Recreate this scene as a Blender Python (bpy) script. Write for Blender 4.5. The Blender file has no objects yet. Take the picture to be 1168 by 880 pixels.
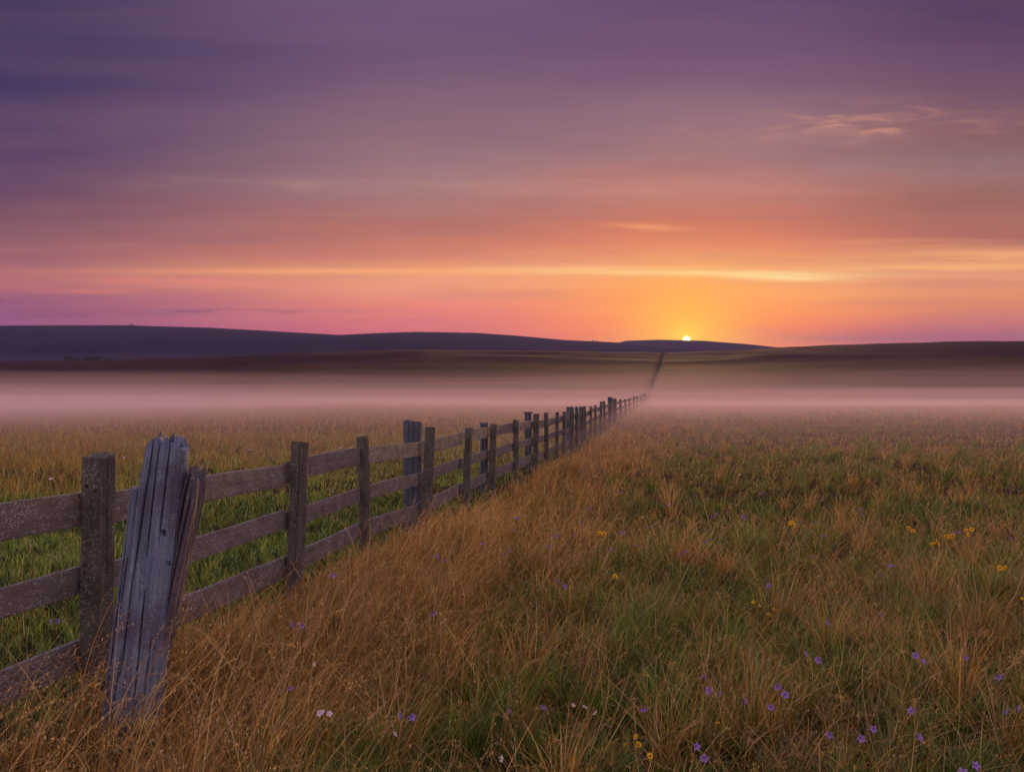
import bpy, math, random
import numpy as np

S = bpy.context.scene
COL = S.collection
rng = np.random.default_rng(11)
random.seed(5)
PI = math.pi
F = 908.0            # focal length in photo pixels (28 mm on 36 mm)
CAMZ = 1.5

# ------------------------------------------------------------------ camera
cam_d = bpy.data.cameras.new("camera")
cam_d.lens = 28; cam_d.sensor_width = 36
cam_d.clip_start = 0.05; cam_d.clip_end = 20000
cam = bpy.data.objects.new("camera", cam_d); COL.objects.link(cam)
cam.location = (0, 0, CAMZ)
cam.rotation_euler = (math.radians(90 + 0.95), 0, 0)
S.camera = cam

SUN_AZ = math.radians(12.37)      # right of the view axis (towards +x)
SUN_EL = math.radians(4.18)

# ------------------------------------------------------------------ render / view
S.render.engine = 'CYCLES'
S.view_settings.view_transform = 'Standard'
S.view_settings.look = 'None'
S.view_settings.gamma = 1.0
S.view_settings.exposure = 0.0
S.view_settings.use_curve_mapping = False
cy = S.cycles
cy.use_denoising = True
cy.use_adaptive_sampling = True
cy.adaptive_threshold = 0.02
cy.volume_bounces = 1
cy.transparent_max_bounces = 24
cy.max_bounces = 8
cy.diffuse_bounces = 2
cy.transmission_bounces = 4
cy.sample_clamp_indirect = 4.0

def lin(c):
    out = []
    for v in c[:3]:
        v = v / 255.0
        out.append(v / 12.92 if v <= 0.04045 else ((v + 0.055) / 1.055) ** 2.4)
    return (*out, 1.0)

class NT:
    """short helpers to write node graphs"""
    def __init__(s, nt): s.nt = nt; nt.nodes.clear()
    def n(s, t, **kw):
        nd = s.nt.nodes.new(t)
        for k, v in kw.items(): setattr(nd, k, v)
        return nd
    def l(s, a, b): s.nt.links.new(a, b)
    def m(s, op, *a, clamp=False):
        nd = s.n('ShaderNodeMath', operation=op); nd.use_clamp = clamp
        for i, v in enumerate(a):
            if isinstance(v, (int, float)): nd.inputs[i].default_value = v
            else: s.l(v, nd.inputs[i])
        return nd.outputs[0]
    def ramp(s, fac, stops, interp='LINEAR'):
        nd = s.n('ShaderNodeValToRGB'); cr = nd.color_ramp; cr.interpolation = interp
        while len(cr.elements) > 1: cr.elements.remove(cr.elements[-1])
        cr.elements[0].position = stops[0][0]; cr.elements[0].color = stops[0][1]
        for p, c in stops[1:]:
            e = cr.elements.new(p); e.color = c
        s.l(fac, nd.inputs[0]); return nd.outputs[0]
    def mix(s, f, a, b, blend='MIX'):
        nd = s.n('ShaderNodeMix', data_type='RGBA', blend_type=blend); nd.clamp_factor = True
        for i, v in ((0, f), (6, a), (7, b)):
            if isinstance(v, (int, float)): nd.inputs[i].default_value = v
            elif isinstance(v, tuple): nd.inputs[i].default_value = v
            else: s.l(v, nd.inputs[i])
        return nd.outputs[2]
    def mr(s, v, a, b, c=0.0, d=1.0, smooth=True):
        nd = s.n('ShaderNodeMapRange'); nd.interpolation_type = 'SMOOTHSTEP' if smooth else 'LINEAR'
        nd.clamp = True
        s.l(v, nd.inputs[0])
        for i, x in enumerate((a, b, c, d)): nd.inputs[i + 1].default_value = x
        return nd.outputs[0]
    def xyz(s, x, y, z):
        nd = s.n('ShaderNodeCombineXYZ')
        for i, v in enumerate((x, y, z)):
            if isinstance(v, (int, float)): nd.inputs[i].default_value = v
            else: s.l(v, nd.inputs[i])
        return nd.outputs[0]
    def noise(s, vec, scale=1.0, detail=3.0, rough=0.5, dist=0.0):
        nd = s.n('ShaderNodeTexNoise'); s.l(vec, nd.inputs['Vector'])
        nd.inputs['Scale'].default_value = scale; nd.inputs['Detail'].default_value = detail
        nd.inputs['Roughness'].default_value = rough; nd.inputs['Distortion'].default_value = dist
        return nd.outputs[0]

# ------------------------------------------------------------------ sky
W = bpy.data.worlds.new("World"); S.world = W; W.use_nodes = True
t = NT(W.node_tree)
tc = t.n('ShaderNodeTexCoord')
sp = t.n('ShaderNodeSeparateXYZ'); t.l(tc.outputs['Generated'], sp.inputs[0])
X, Y, Z = sp.outputs
el0 = t.m('MULTIPLY', t.m('ARCSINE', Z), 180 / PI)
# slope against the northward axis: cloud sheets run as parallel bands across the evening side of the sky
el = t.m('MULTIPLY', t.m('ARCTAN2', Z, t.m('MAXIMUM', Y, 0.05)), 180 / PI)
az = t.m('MULTIPLY', t.m('ARCTAN2', X, Y), 180 / PI)
def E(row): return math.degrees(math.atan((455 - row) / F))
def A(px): return math.degrees(math.atan((px - 584) / F))
# gentle waviness so that no layer of cloud is ruled
wv = t.noise(t.xyz(t.m('MULTIPLY', az, 0.05), t.m('MULTIPLY', el, 0.35), 3.1), 1.0, 4.0, 0.55)
wob = t.m('MULTIPLY', t.m('SUBTRACT', wv, 0.5), 2.6)
elw = t.m('ADD', el, wob)
pos = t.m('DIVIDE', elw, 30.0, clamp=True)
def col_ramp(rows):
    st = sorted(((max(0.0, min(1.0, E(r) / 30)), lin(c)) for r, c in rows), key=lambda q: q[0])
    return t.ramp(pos, st, 'LINEAR')
rL = col_ramp([(0, (44, 42, 94)), (100, (58, 49, 100)), (170, (84, 61, 106)), (220, (116, 76, 104)), (270, (138, 86, 96)),
               (305, (172, 104, 104)), (325, (178, 104, 106)), (345, (140, 78, 108)), (370, (140, 74, 112)), (455, (110, 66, 108))])
rM = col_ramp([(0, (98, 80, 130)), (60, (114, 88, 126)), (110, (140, 106, 130)), (160, (156, 120, 134)), (210, (180, 136, 136)), (250, (192, 120, 104)),
               (290, (216, 128, 98)), (308, (240, 156, 104)), (330, (238, 150, 112)), (355, (228, 124, 104)), (380, (205, 98, 108)), (455, (170, 84, 104))])
rS = col_ramp([(0, (98, 74, 120)), (60, (120, 86, 124)), (120, (150, 114, 134)), (170, (172, 128, 130)), (215, (206, 134, 120)), (250, (216, 124, 96)),
               (280, (238, 134, 94)), (304, (252, 166, 96)), (330, (252, 164, 84)), (350, (250, 142, 66)), (380, (238, 104, 66)), (455, (200, 90, 90))])
rR = col_ramp([(0, (80, 60, 100)), (60, (106, 75, 110)), (110, (128, 92, 112)), (150, (140, 98, 102)), (185, (152, 116, 116)), (220, (170, 112, 96)),
               (270, (186, 108, 88)), (292, (218, 140, 98)), (312, (234, 148, 100)), (335, (222, 136, 84)), (360, (206, 116, 92)), (380, (168, 92, 104)), (455, (132, 76, 100))])
c = t.mix(t.mr(az, A(-60), A(500)), rL, rM)
c = t.mix(t.mr(az, A(480), A(783)), c, rS)
c = t.mix(t.mr(az, A(850), A(1130)), c, rR)
# broad soft cloud sheets (planar projection: flatter towards the horizon)
zz = t.m('ADD', t.m('MAXIMUM', Z, 0.0), 0.05)
cx = t.m('DIVIDE', X, zz); cyy = t.m('DIVIDE', Y, zz)
n1 = t.noise(t.xyz(t.m('MULTIPLY', cx, 0.32), t.m('MULTIPLY', cyy, 1.05), 0.7), 1.0, 5.0, 0.55, 0.4)
n2 = t.noise(t.xyz(t.m('MULTIPLY', cx, 0.9), t.m('MULTIPLY', cyy, 3.4), 4.2), 1.0, 6.0, 0.6, 0.6)
n3 = t.noise(t.xyz(t.m('MULTIPLY', az, 0.06), t.m('MULTIPLY', el, 0.75), 9.0), 1.0, 4.0, 0.5)
f1 = t.mr(n1, 0.42, 0.72)
f2 = t.mr(n3, 0.45, 0.75)
lo = t.mr(el, 2.0, 12.0)
c = t.mix(t.m('MULTIPLY', t.m('MULTIPLY', f1, lo), 0.22), c, t.mix(0.5, c, lin((232, 176, 168))))
c = t.mix(t.m('MULTIPLY', f2, 0.55), c, t.mix(0.35, c, lin((120, 82, 112))))
def gauss(v, mu, s): 
    q = t.m('DIVIDE', t.m('SUBTRACT', v, mu), s)
    return t.m('EXPONENT', t.m('MULTIPLY', t.m('MULTIPLY', q, q), -1.0))
fine = t.noise(t.xyz(t.m('MULTIPLY', az, 0.22), t.m('MULTIPLY', el, 2.2), 1.3), 1.0, 6.0, 0.6, 0.3)
finew = t.m('MULTIPLY', t.m('SUBTRACT', fine, 0.5), 0.9)
def streak(row, wd, px, pw, colr, k, nlo=0.35, nhi=0.6, warp=1.0, tilt=0.0, ns=None):
    """one long thin cloud lit by the low sun"""
    global c
    e2 = t.m('ADD', el, t.m('MULTIPLY', finew, warp))
    if tilt: e2 = t.m('SUBTRACT', e2, t.m('MULTIPLY', t.m('SUBTRACT', az, A(px)), tilt))
    g = t.m('MULTIPLY', gauss(e2, E(row), wd), gauss(az, A(px), pw))
    g = t.m('MULTIPLY', g, t.mr(ns if ns is not None else fine, nlo, nhi, 0.15, 1.0))
    c = t.mix(t.m('MULTIPLY', g, k), c, lin(colr))
n5 = t.noise(t.xyz(t.m('MULTIPLY', az, 0.16), t.m('MULTIPLY', el, 1.1), 7.7), 1.0, 5.0, 0.6, 0.5)
streak(210, 0.45, 440, 13.0, (206, 156, 142), 0.5, ns=n5)
streak(214, 0.6, 760, 11.0, (222, 150, 138), 0.5, ns=n5)
streak(258, 0.22, 738, 2.6, (252, 158, 104), 1.0, tilt=-0.05, nlo=.2, nhi=.45, warp=.8)
streak(160, 0.35, 460, 4.0, (178, 128, 118), 0.4)
n6 = t.noise(t.xyz(t.m('MULTIPLY', az, 0.24), t.m('ADD', t.m('MULTIPLY', el, 1.25), t.m('MULTIPLY', az, -0.03)), 2.6), 1.0, 6.0, 0.56, 0.7)
n7 = t.noise(t.xyz(t.m('MULTIPLY', az, 0.10), t.m('MULTIPLY', el, 0.8), 12.6), 1.0, 9.0, 0.62, 0.8)
streak(139, 1.1, 990, 7.0, (228, 162, 136), 0.85, nlo=0.44, nhi=0.72, warp=0.2, ns=n6)
streak(150, 0.5, 820, 4.0, (210, 150, 136), 0.6, nlo=0.48, nhi=0.66, warp=0.2, ns=n6)
c = t.mix(t.m('MULTIPLY', t.m('MULTIPLY', t.mr(n7, 0.48, 0.74), t.m('MULTIPLY', t.mr(el, 4, 9), t.mr(el, 22, 13))), 0.14), c, t.mix(0.55, c, lin((240, 180, 160))))
c = t.mix(t.m('MULTIPLY', t.m('MULTIPLY', t.mr(n7, 0.46, 0.30), t.m('MULTIPLY', t.mr(el, 6, 12), t.mr(el, 24, 16))), 0.14), c, t.mix(0.5, c, lin((90, 62, 96))))
streak(192, 0.8, 1030, 10.0, (176, 136, 138), 0.5, ns=n5)
streak(276, 0.30, 1020, 5.0, (240, 166, 120), 0.6, tilt=0.01)
streak(286, 0.30, 1150, 5.0, (236, 166, 112), 0.6)
streak(296, 0.5, 1090, 8.0, (250, 172, 112), 0.6, tilt=0.03)
streak(290, 0.30, 1165, 5.0, (255, 184, 116), 0.8)
streak(304, 0.26, 1090, 9.0, (255, 184, 116), 0.85, nlo=0.0, nhi=0.45, warp=0.6, tilt=0.02)
streak(300, 0.28, 560, 12.0, (246, 156, 106), 0.7)
streak(330, 0.18, 40, 9.0, (214, 120, 104), 0.7)
streak(318, 0.30, 230, 8.0, (228, 134, 110), 0.8)
streak(326, 0.22, 290, 6.0, (232, 140, 112), 0.6)
streak(355, 0.22, 230, 9.0, (122, 66, 104), 0.65, warp=0.3)
streak(360, 0.16, 60, 8.0, (122, 66, 104), 0.4, warp=0.3)
streak(386, 0.42, 1010, 9.0, (158, 84, 104), 0.95, warp=0.2, nlo=.1, nhi=.3)
streak(378, 0.12, 860, 3.0, (190, 92, 96), 0.6, warp=0.2, nlo=.1, nhi=.3)
# the bright lit cloud edge above the sun
streak(309, 0.24, 470, 16.0, (255, 172, 110), 0.95, nlo=0.0, nhi=0.4, warp=0.35)
streak(311, 0.22, 800, 9.0, (255, 226, 150), 1.0, nlo=0.0, nhi=0.4, warp=0.40, tilt=-0.012)
streak(306, 0.25, 700, 9.0, (255, 196, 128), 0.7, nlo=0.2, nhi=0.5, warp=0.7)
streak(316, 0.24, 890, 3.6, (255, 232, 160), 0.85, nlo=0.2, nhi=0.4, warp=0.3, tilt=-0.03)
# glow round the sun
sdir = (math.sin(SUN_AZ) * math.cos(SUN_EL), math.cos(SUN_AZ) * math.cos(SUN_EL), math.sin(SUN_EL))
daz = t.m('SUBTRACT', az, math.degrees(SUN_AZ)); dele = t.m('SUBTRACT', el0, math.degrees(SUN_EL))
def ell(sa, se):
    a_ = t.m('DIVIDE', daz, sa); e_ = t.m('DIVIDE', dele, se)
    return t.m('EXPONENT', t.m('MULTIPLY', t.m('ADD', t.m('MULTIPLY', a_, a_), t.m('MULTIPLY', e_, e_)), -1.0))
c = t.mix(t.m('MULTIPLY', ell(8.0, 4.8), 0.6), c, lin((255, 160, 52)))
c = t.mix(t.m('MULTIPLY', ell(3.3, 3.4), 0.9), c, lin((255, 190, 12)))
c = t.mix(t.m('MULTIPLY', ell(0.95, 0.95), 0.85), c, lin((255, 214, 40)))
# sky overhead and behind the camera: unseen lavender afterglow, brightened to fill the dark ground
vd = t.m('DIVIDE', t.m('SUBTRACT', el, 0.0), 1.0)
zen = (0.45, 0.41, 0.60, 1)
back = t.ramp(t.m('DIVIDE', el0, 90.0, clamp=True), [(0.0, (0.55, 0.37, 0.44, 1)), (0.12, (0.95, 0.64, 0.58, 1)), (0.3, (0.72, 0.56, 0.60, 1)), (1.0, zen)])
dk = t.mr(el, 5, 15, 1.06, 0.76)
c = t.mix(1.0, c, t.xyz(dk, t.m('MULTIPLY', dk, t.mr(el, 5, 20, 1.0, 0.95)), t.m('MULTIPLY', dk, t.mr(el, 6, 16, 1.0, 0.93))), 'MULTIPLY')
c = t.mix(t.mr(t.m('ABSOLUTE', az), 38, 105), c, back)
c = t.mix(t.mr(el0, 28, 58), c, zen)
# a little of the physical sky
sk = t.n('ShaderNodeTexSky', sky_type='NISHITA'); sk.sun_disc = False
sk.sun_elevation = SUN_EL; sk.sun_rotation = SUN_AZ
bg1 = t.n('ShaderNodeBackground'); t.l(c, bg1.inputs[0]); bg1.inputs[1].default_value = 1.06
bg2 = t.n('ShaderNodeBackground'); t.l(sk.outputs[0], bg2.inputs[0]); bg2.inputs[1].default_value = 0.003
# the disc itself
dt = t.n('ShaderNodeVectorMath', operation='DOT_PRODUCT'); t.l(tc.outputs['Generated'], dt.inputs[0]); dt.inputs[1].default_value = sdir
disc = t.mr(dt.outputs['Value'], math.cos(math.radians(0.28)), math.cos(math.radians(0.20)))
bg3 = t.n('ShaderNodeBackground'); bg3.inputs[0].default_value = (1.0, 0.66, 0.24, 1); t.l(t.m('MULTIPLY', disc, 6.0), bg3.inputs[1])
a1 = t.n('ShaderNodeAddShader'); a2 = t.n('ShaderNodeAddShader'); wo = t.n('ShaderNodeOutputWorld')
t.l(bg1.outputs[0], a1.inputs[0]); t.l(bg2.outputs[0], a1.inputs[1]); t.l(a1.outputs[0], a2.inputs[0]); t.l(bg3.outputs[0], a2.inputs[1])
t.l(a2.outputs[0], wo.inputs[0])

# ------------------------------------------------------------------ sun
sd = bpy.data.lights.new("sun", 'SUN'); sd.energy = 2.8; sd.angle = math.radians(2.0); sd.color = (1.0, 0.56, 0.24)
sun = bpy.data.objects.new("sun", sd); COL.objects.link(sun)
sun.rotation_euler = (math.radians(90 - 1.0) - SUN_EL, 0, PI - SUN_AZ)

# ------------------------------------------------------------------ general helpers
def prop(o, label=None, cat=None, group=None, kind=None):
    if label: o['label'] = label
    if cat: o['category'] = cat
    if group: o['group'] = group
    if kind: o['kind'] = kind
    return o
def empty(name, loc, label, cat, group=None):
    o = bpy.data.objects.new(name, None); COL.objects.link(o); o.location = loc
    o.empty_display_size = 0.1
    return prop(o, label, cat, group)
def np_mesh(name, V, faces, mats=(), smooth=False, colors=None):
    """V (n,3); faces: list of int arrays, each (m,k)"""
    me = bpy.data.meshes.new(name)
    V = np.asarray(V, dtype=np.float32)
    loops = np.concatenate([f.reshape(-1) for f in faces]).astype(np.int32)
    tot = np.concatenate([np.full(len(f), f.shape[1], dtype=np.int32) for f in faces])
    start = np.concatenate([[0], np.cumsum(tot)[:-1]]).astype(np.int32)
    me.vertices.add(len(V)); me.vertices.foreach_set('co', V.reshape(-1))
    me.loops.add(len(loops)); me.loops.foreach_set('vertex_index', loops)
    me.polygons.add(len(tot)); me.polygons.foreach_set('loop_start', start); me.polygons.foreach_set('loop_total', tot)
    if smooth: me.polygons.foreach_set('use_smooth', np.ones(len(tot), dtype=bool))
    me.update(calc_edges=True)
    if colors is not None:
        ca = me.color_attributes.new('tint', 'FLOAT_COLOR', 'POINT')
        cc = np.ones((len(V), 4), dtype=np.float32); cc[:, :3] = colors
        ca.data.foreach_set('color', cc.reshape(-1))
    for m in mats: me.materials.append(m)
    return me
def link(name, me, parent=None):
    o = bpy.data.objects.new(name, me); COL.objects.link(o)
    if parent is not None: o.parent = parent
    return o

def hash2(ix, iy, seed):
    h = (ix.astype(np.int64) * 374761393 + iy.astype(np.int64) * 668265263 + seed * 1442695041) & 0xFFFFFFFF
    h = ((h ^ (h >> 13)) * 1274126177) & 0xFFFFFFFF
    return ((h ^ (h >> 16)) & 0xFFFFFF) / float(0xFFFFFF)
def vn(x, y, seed=0, octs=3):
    """value noise in 0..1"""
    x = np.asarray(x, float); y = np.asarray(y, float)
    out = 0; amp = 1; tot = 0
    for o in range(octs):
        xi = np.floor(x); yi = np.floor(y); fx = x - xi; fy = y - yi
        fx = fx * fx * (3 - 2 * fx); fy = fy * fy * (3 - 2 * fy)
        a = hash2(xi, yi, seed + o); b = hash2(xi + 1, yi, seed + o); c_ = hash2(xi, yi + 1, seed + o); d = hash2(xi + 1, yi + 1, seed + o)
        out = out + amp * ((a * (1 - fx) + b * fx) * (1 - fy) + (c_ * (1 - fx) + d * fx) * fy)
        tot += amp; amp *= 0.5; x = x * 2.03 + 17.1; y = y * 2.03 + 5.7
    return out / tot
def sst(v, a, b):
    u = np.clip((v - a) / (b - a), 0, 1); return u * u * (3 - 2 * u)

# ------------------------------------------------------------------ the lie of the land
C0, KX = -2.687, 0.196                         # fence line: x = C0 + KX * y
def fence_x(y): return C0 + KX * y
DC = 620.0
CREST_PX = [-900, -300, 0, 120, 230, 300, 360, 480, 600, 700, 758, 830, 900, 1000, 1100, 1168, 1500, 2200]
CREST_RO = [418, 416, 414, 412, 408.5, 405, 402.5, 400.5, 402, 404, 404.5, 401, 396.5, 393.5, 391.5, 391, 392, 400]
def crest_z(px): return CAMZ + (455 - np.interp(px, CREST_PX, CREST_RO)) / F * DC
HD = [0, 104, 120, 143, 222, 305, 450, 560, 620, 700, 900, 1400, 2200, 9000]
HF = [0, 0.0, .035, .10, .25, .405, .72, .94, 1.0, .98, .75, .3, .05, 0]
def ground_z(x, y):
    x = np.asarray(x, float); y = np.asarray(y, float)
    D = np.maximum(y, 1.0)
    px = np.clip(584 + F * x / np.maximum(D, 25.0), -900, 2200)
    base = np.interp(px, [-900, 0, 200, 400, 740, 1168, 2200], [-.3, .18, .45, .85, .75, .85, 1.0])
    z = base * np.interp(D, [0, 24, 40, 61, 80, 90, 104, 125, 9000], [0, 0, .4, .72, 1, 1.0, .5, 0.0, 0])
    z = z + (crest_z(px) ) * np.interp(D, HD, HF)
    near = np.clip(1 - np.hypot(x, y) / 120, 0, 1)
    z = z + near * ((vn(x * .55, y * .55, 3, 2) - .5) * .16 + (vn(x * 2.3, y * 2.3, 8, 2) - .5) * .06)
    far = sst(D, 140, 400)
    z = z + far * (vn(x / 90, y / 90, 21, 3) - .5) * 3.0
    return z

def principled(name, rough=0.8):
    m = bpy.data.materials.new(name); m.use_nodes = True
    q = NT(m.node_tree)
    out = q.n('ShaderNodeOutputMaterial'); b = q.n('ShaderNodeBsdfPrincipled')
    b.inputs['Roughness'].default_value = rough
    q.l(b.outputs[0], out.inputs[0])
    return m, q, b, out

# ground material: brown-olive turf, patchy hillside
mg, q, b, _ = principled("turf", 0.95)
b.inputs["Specular IOR Level"].default_value = 0.06
geo = q.n('ShaderNodeNewGeometry')
pos_ = geo.outputs['Position']
sx = q.n('ShaderNodeSeparateXYZ'); q.l(pos_, sx.inputs[0])
big = q.noise(pos_, 0.012, 5, 0.6, 0.8)
mid = q.noise(q.xyz(q.m('MULTIPLY', sx.outputs[0], 0.10), q.m('MULTIPLY', sx.outputs[1], 0.05), 0.0), 1.0, 5, 0.65)
fin = q.noise(pos_, 3.0, 4, 0.6)
c1 = q.ramp(mid, [(0.25, (.016, .009, .007, 1)), (0.5, (.050, .022, .015, 1)), (0.75, (.085, .038, .022, 1))])
c2 = q.ramp(big, [(0.35, (.018, .012, .009, 1)), (0.65, (.062, .021, .016, 1))])
cc = q.mix(0.55, c1, c2)
cc = q.mix(q.m('MULTIPLY', q.mr(fin, .35, .7), .35), cc, (.020, .013, .008, 1))
q.l(cc, b.inputs['Base Color'])
bp = q.n('ShaderNodeBump'); bp.inputs['Strength'].default_value = 0.6; bp.inputs['Distance'].default_value = 0.3
q.l(q.noise(pos_, 1.5, 6, 0.7), bp.inputs['Height']); q.l(bp.outputs[0], b.inputs['Normal'])

azs = np.concatenate([np.arange(-180, -40, 3.0), np.arange(-40, 40, 0.25), np.arange(40, 180, 3.0)])
rs = np.concatenate([[0.0], 0.4 * (3000 / 0.4) ** (np.arange(0, 381) / 380)])
AA, RR = np.meshgrid(np.radians(azs), rs)
gx = np.sin(AA) * RR; gy = np.cos(AA) * RR
V = np.stack([gx, gy, ground_z(gx, gy)], -1).reshape(-1, 3)
na, nr = len(azs), len(rs)
i0 = (np.arange(nr - 1)[:, None] * na + np.arange(na)[None, :]); i1 = np.roll(i0, -1, axis=1)
fc = np.stack([i0, i1, i1 + na, i0 + na], -1).reshape(-1, 4)[:, ::-1]
go = link("ground", np_mesh("ground", V, [fc], [mg], True)); prop(go, "rolling open moorland turf running from the meadow up the low hill", kind="structure"); go['category'] = 'ground'

# far hills
mh, q, b, _ = principled("far_hill", 0.95)
b.inputs["Specular IOR Level"].default_value = 0.1
geo = q.n('ShaderNodeNewGeometry')
hn = q.noise(geo.outputs['Position'], 0.006, 6, 0.6, 0.5)
q.l(q.ramp(hn, [(0.3, (.007, .009, .012, 1)), (0.55, (.013, .014, .016, 1)), (0.75, (.026, .020, .020, 1))]), b.inputs['Base Color'])
def ridge(name, label, yc, thick, pts, x0, x1):
    xs = np.linspace(x0, x1, 320); ys = np.linspace(yc - thick, yc + thick, 60)
    XX, YY = np.meshgrid(xs, ys)
    px = 584 + F * XX / yc
    zr = CAMZ + (455 - np.interp(px, [p[0] for p in pts], [p[1] for p in pts])) / F * yc
    u = (YY - yc) / thick
    prof = np.clip(1 - np.abs(u) ** 1.8, 0, 1)
    ZZ = -6 + (zr + 6) * prof + (vn(XX / 70, YY / 70, 31, 3) - .5) * 3 * np.clip(1.1 - prof, 0, 1)
    V = np.stack([XX, YY, ZZ], -1).reshape(-1, 3); n = len(xs)
    i = (np.arange(len(ys) - 1)[:, None] * n + np.arange(n - 1)[None, :]).reshape(-1)
    o = link(name, np_mesh(name, V, [np.stack([i, i + 1, i + 1 + n, i + n], -1)], [mh], True))
    prop(o, label, kind='structure'); o['category'] = 'hill'
RA = [(-900, 388), (-400, 378), (-100, 372.5), (0, 372), (150, 371.5), (250, 374.5), (330, 379), (392, 382.6), (430, 380.6), (480, 379), (545, 380.2), (590, 383.5),
      (640, 388), (700, 391), (760, 396), (850, 405), (950, 425), (1100, 450)]
RB = [(500, 440), (600, 400), (680, 393.5), (704, 391), (714, 388.4), (750, 387.2), (800, 388.4), (850, 392.2), (893, 396.8), (960, 403), (1100, 420), (1300, 450)]
ridge("hill", "long dark blue hill filling the left skyline", 1500, 430, RA, -2450, 900)
ridge("hill", "small flat-topped hill under the setting sun", 1900, 260, RB, -200, 1400)

# ------------------------------------------------------------------ volumes: haze box and mist banks
def volume_mat(name, dens, col, g):
    m = bpy.data.materials.new(name); m.use_nodes = True
    q = NT(m.node_tree); out = q.n('ShaderNodeOutputMaterial'); v = q.n('ShaderNodeVolumePrincipled')
    v.inputs['Density'].default_value = dens; v.inputs['Color'].default_value = (*col, 1)
    v.inputs['Anisotropy'].default_value = g
    q.l(v.outputs[0], out.inputs['Volume']); 
    return m
def box_mesh(name, x0, x1, y0, y1, z0, z1, mat):
    V = [(x, y, z) for z in (z0, z1) for y in (y0, y1) for x in (x0, x1)]
    fcs = np.array([(0, 2, 3, 1), (4, 5, 7, 6), (0, 1, 5, 4), (2, 6, 7, 3), (0, 4, 6, 2), (1, 3, 7, 5)])
    return np_mesh(name, V, [fcs], [mat])
hz = link("haze", box_mesh("haze", -3100, 3100, -3100, 3100, -14, 190, volume_mat("haze_air", 0.00012, (0.42, 0.36, 0.96), 0.35)))
prop(hz, "thin evening haze over the whole moor", kind='stuff'); hz['category'] = 'haze'

# (front edge, top, density)
MIST = []
for k_ in range(14):
    u_ = k_ / 13
    MIST.append((13 + 90 * u_ ** 1.1, 1.15 + 1.5 * u_ + 4.6 * u_ ** 2.2, .0054 * math.exp(-(u_ / .52) ** 2) + .0008))
for k, (yf, zt, dn) in enumerate(MIST):
    xs = np.linspace(-420, 520, 60); ys = yf + np.concatenate([[0], np.array([.02, .06, .12, .2, .35, .55, .8, 1.0]) * 200])
    XX, YY = np.meshgrid(xs, ys)
    und = (vn(XX / 95 + k * 1.9, YY / 55, 40 + k, 3) - .5) * (1.1 + 0.42 * zt)
    fr = yf + (vn(xs / 22, xs * 0 + k, 60 + k, 3) - .5) * yf * .5        # wavering front edge
    YY[0] = fr; YY[1] = fr + 5; YY[2] = np.maximum(fr + 12, YY[2])
    YY[3:] = np.maximum(YY[3:], YY[2][None] + np.arange(1, len(ys) - 2)[:, None])
    rise = np.interp(YY - fr[None], [0, 5, 14, 30], [0.0, .45, .85, 1])
    top = ground_z(XX, np.minimum(YY, 95)) * (1 - rise) + (zt + und) * rise
    bot = np.full_like(top, -4.5 - 0.13 * k)
    nX, nY = len(xs), len(ys)
    V = np.concatenate([np.stack([XX, YY, top], -1).reshape(-1, 3), np.stack([XX, YY, bot], -1).reshape(-1, 3)])
    i = (np.arange(nY - 1)[:, None] * nX + np.arange(nX - 1)[None, :]).reshape(-1)
    N = nX * nY
    qd = [np.stack([i, i + 1, i + 1 + nX, i + nX], -1), np.stack([i, i + nX, i + 1 + nX, i + 1], -1) + N]
    e = np.arange(nX - 1); qd.append(np.stack([e, e + N, e + 1 + N, e + 1], -1))
    e2 = (nY - 1) * nX + e; qd.append(np.stack([e2, e2 + 1, e2 + 1 + N, e2 + N], -1))
    r = np.arange(nY - 1) * nX; qd.append(np.stack([r, r + nX, r + nX + N, r + N], -1))
    r2 = r + nX - 1; qd.append(np.stack([r2, r2 + N, r2 + nX + N, r2 + nX], -1))
    mo = link("mist", np_mesh("mist", V, qd, [volume_mat("mist_air", dn, (0.95, 0.73, 0.85), 0.3)], True))
    prop(mo, "pale pink ground mist lying in the hollow before the hill", kind='stuff', group='layers of ground mist'); mo['category'] = 'mist'

for k, (zt, dn) in enumerate(((38, .0011), (47, .0008), (57, .0006))):
    xs = np.linspace(-1500, 900, 50); ys = np.linspace(900, 1090, 8)
    XX, YY = np.meshgrid(xs, ys); edge = np.minimum(1, np.minimum((YY - 900) / 50, (1090 - YY) / 30))
    top = 5 + (zt - 5 + (vn(XX / 160 + k, YY / 90, 140 + k, 3) - .5) * 14) * np.sqrt(np.clip(edge, 0, 1)); nX, nY = 50, 8; N = nX * nY
    V = np.concatenate([np.stack([XX, YY, top], -1).reshape(-1, 3), np.stack([XX, YY, np.full_like(top, -9.0 + k)], -1).reshape(-1, 3)])
    i = (np.arange(nY - 1)[:, None] * nX + np.arange(nX - 1)[None, :]).reshape(-1)
    qd = [np.stack([i, i + 1, i + 1 + nX, i + nX], -1), np.stack([i, i + nX, i + 1 + nX, i + 1], -1) + N]
    e = np.arange(nX - 1); qd.append(np.stack([e, e + N, e + 1 + N, e + 1], -1)); e2 = (nY - 1) * nX + e; qd.append(np.stack([e2, e2 + 1, e2 + 1 + N, e2 + N], -1))
    r = np.arange(nY - 1) * nX; qd.append(np.stack([r, r + nX, r + nX + N, r + N], -1)); r2 = r + nX - 1; qd.append(np.stack([r2, r2 + N, r2 + nX + N, r2 + nX], -1))
    mo = link("mist", np_mesh("mist", V, qd, [volume_mat("valley_air", dn, (0.80, 0.66, 0.95), 0.2)], True))
    prop(mo, "thin purple mist at the foot of the far left hill", kind='stuff', group='layers of valley mist'); mo['category'] = 'mist'

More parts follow.
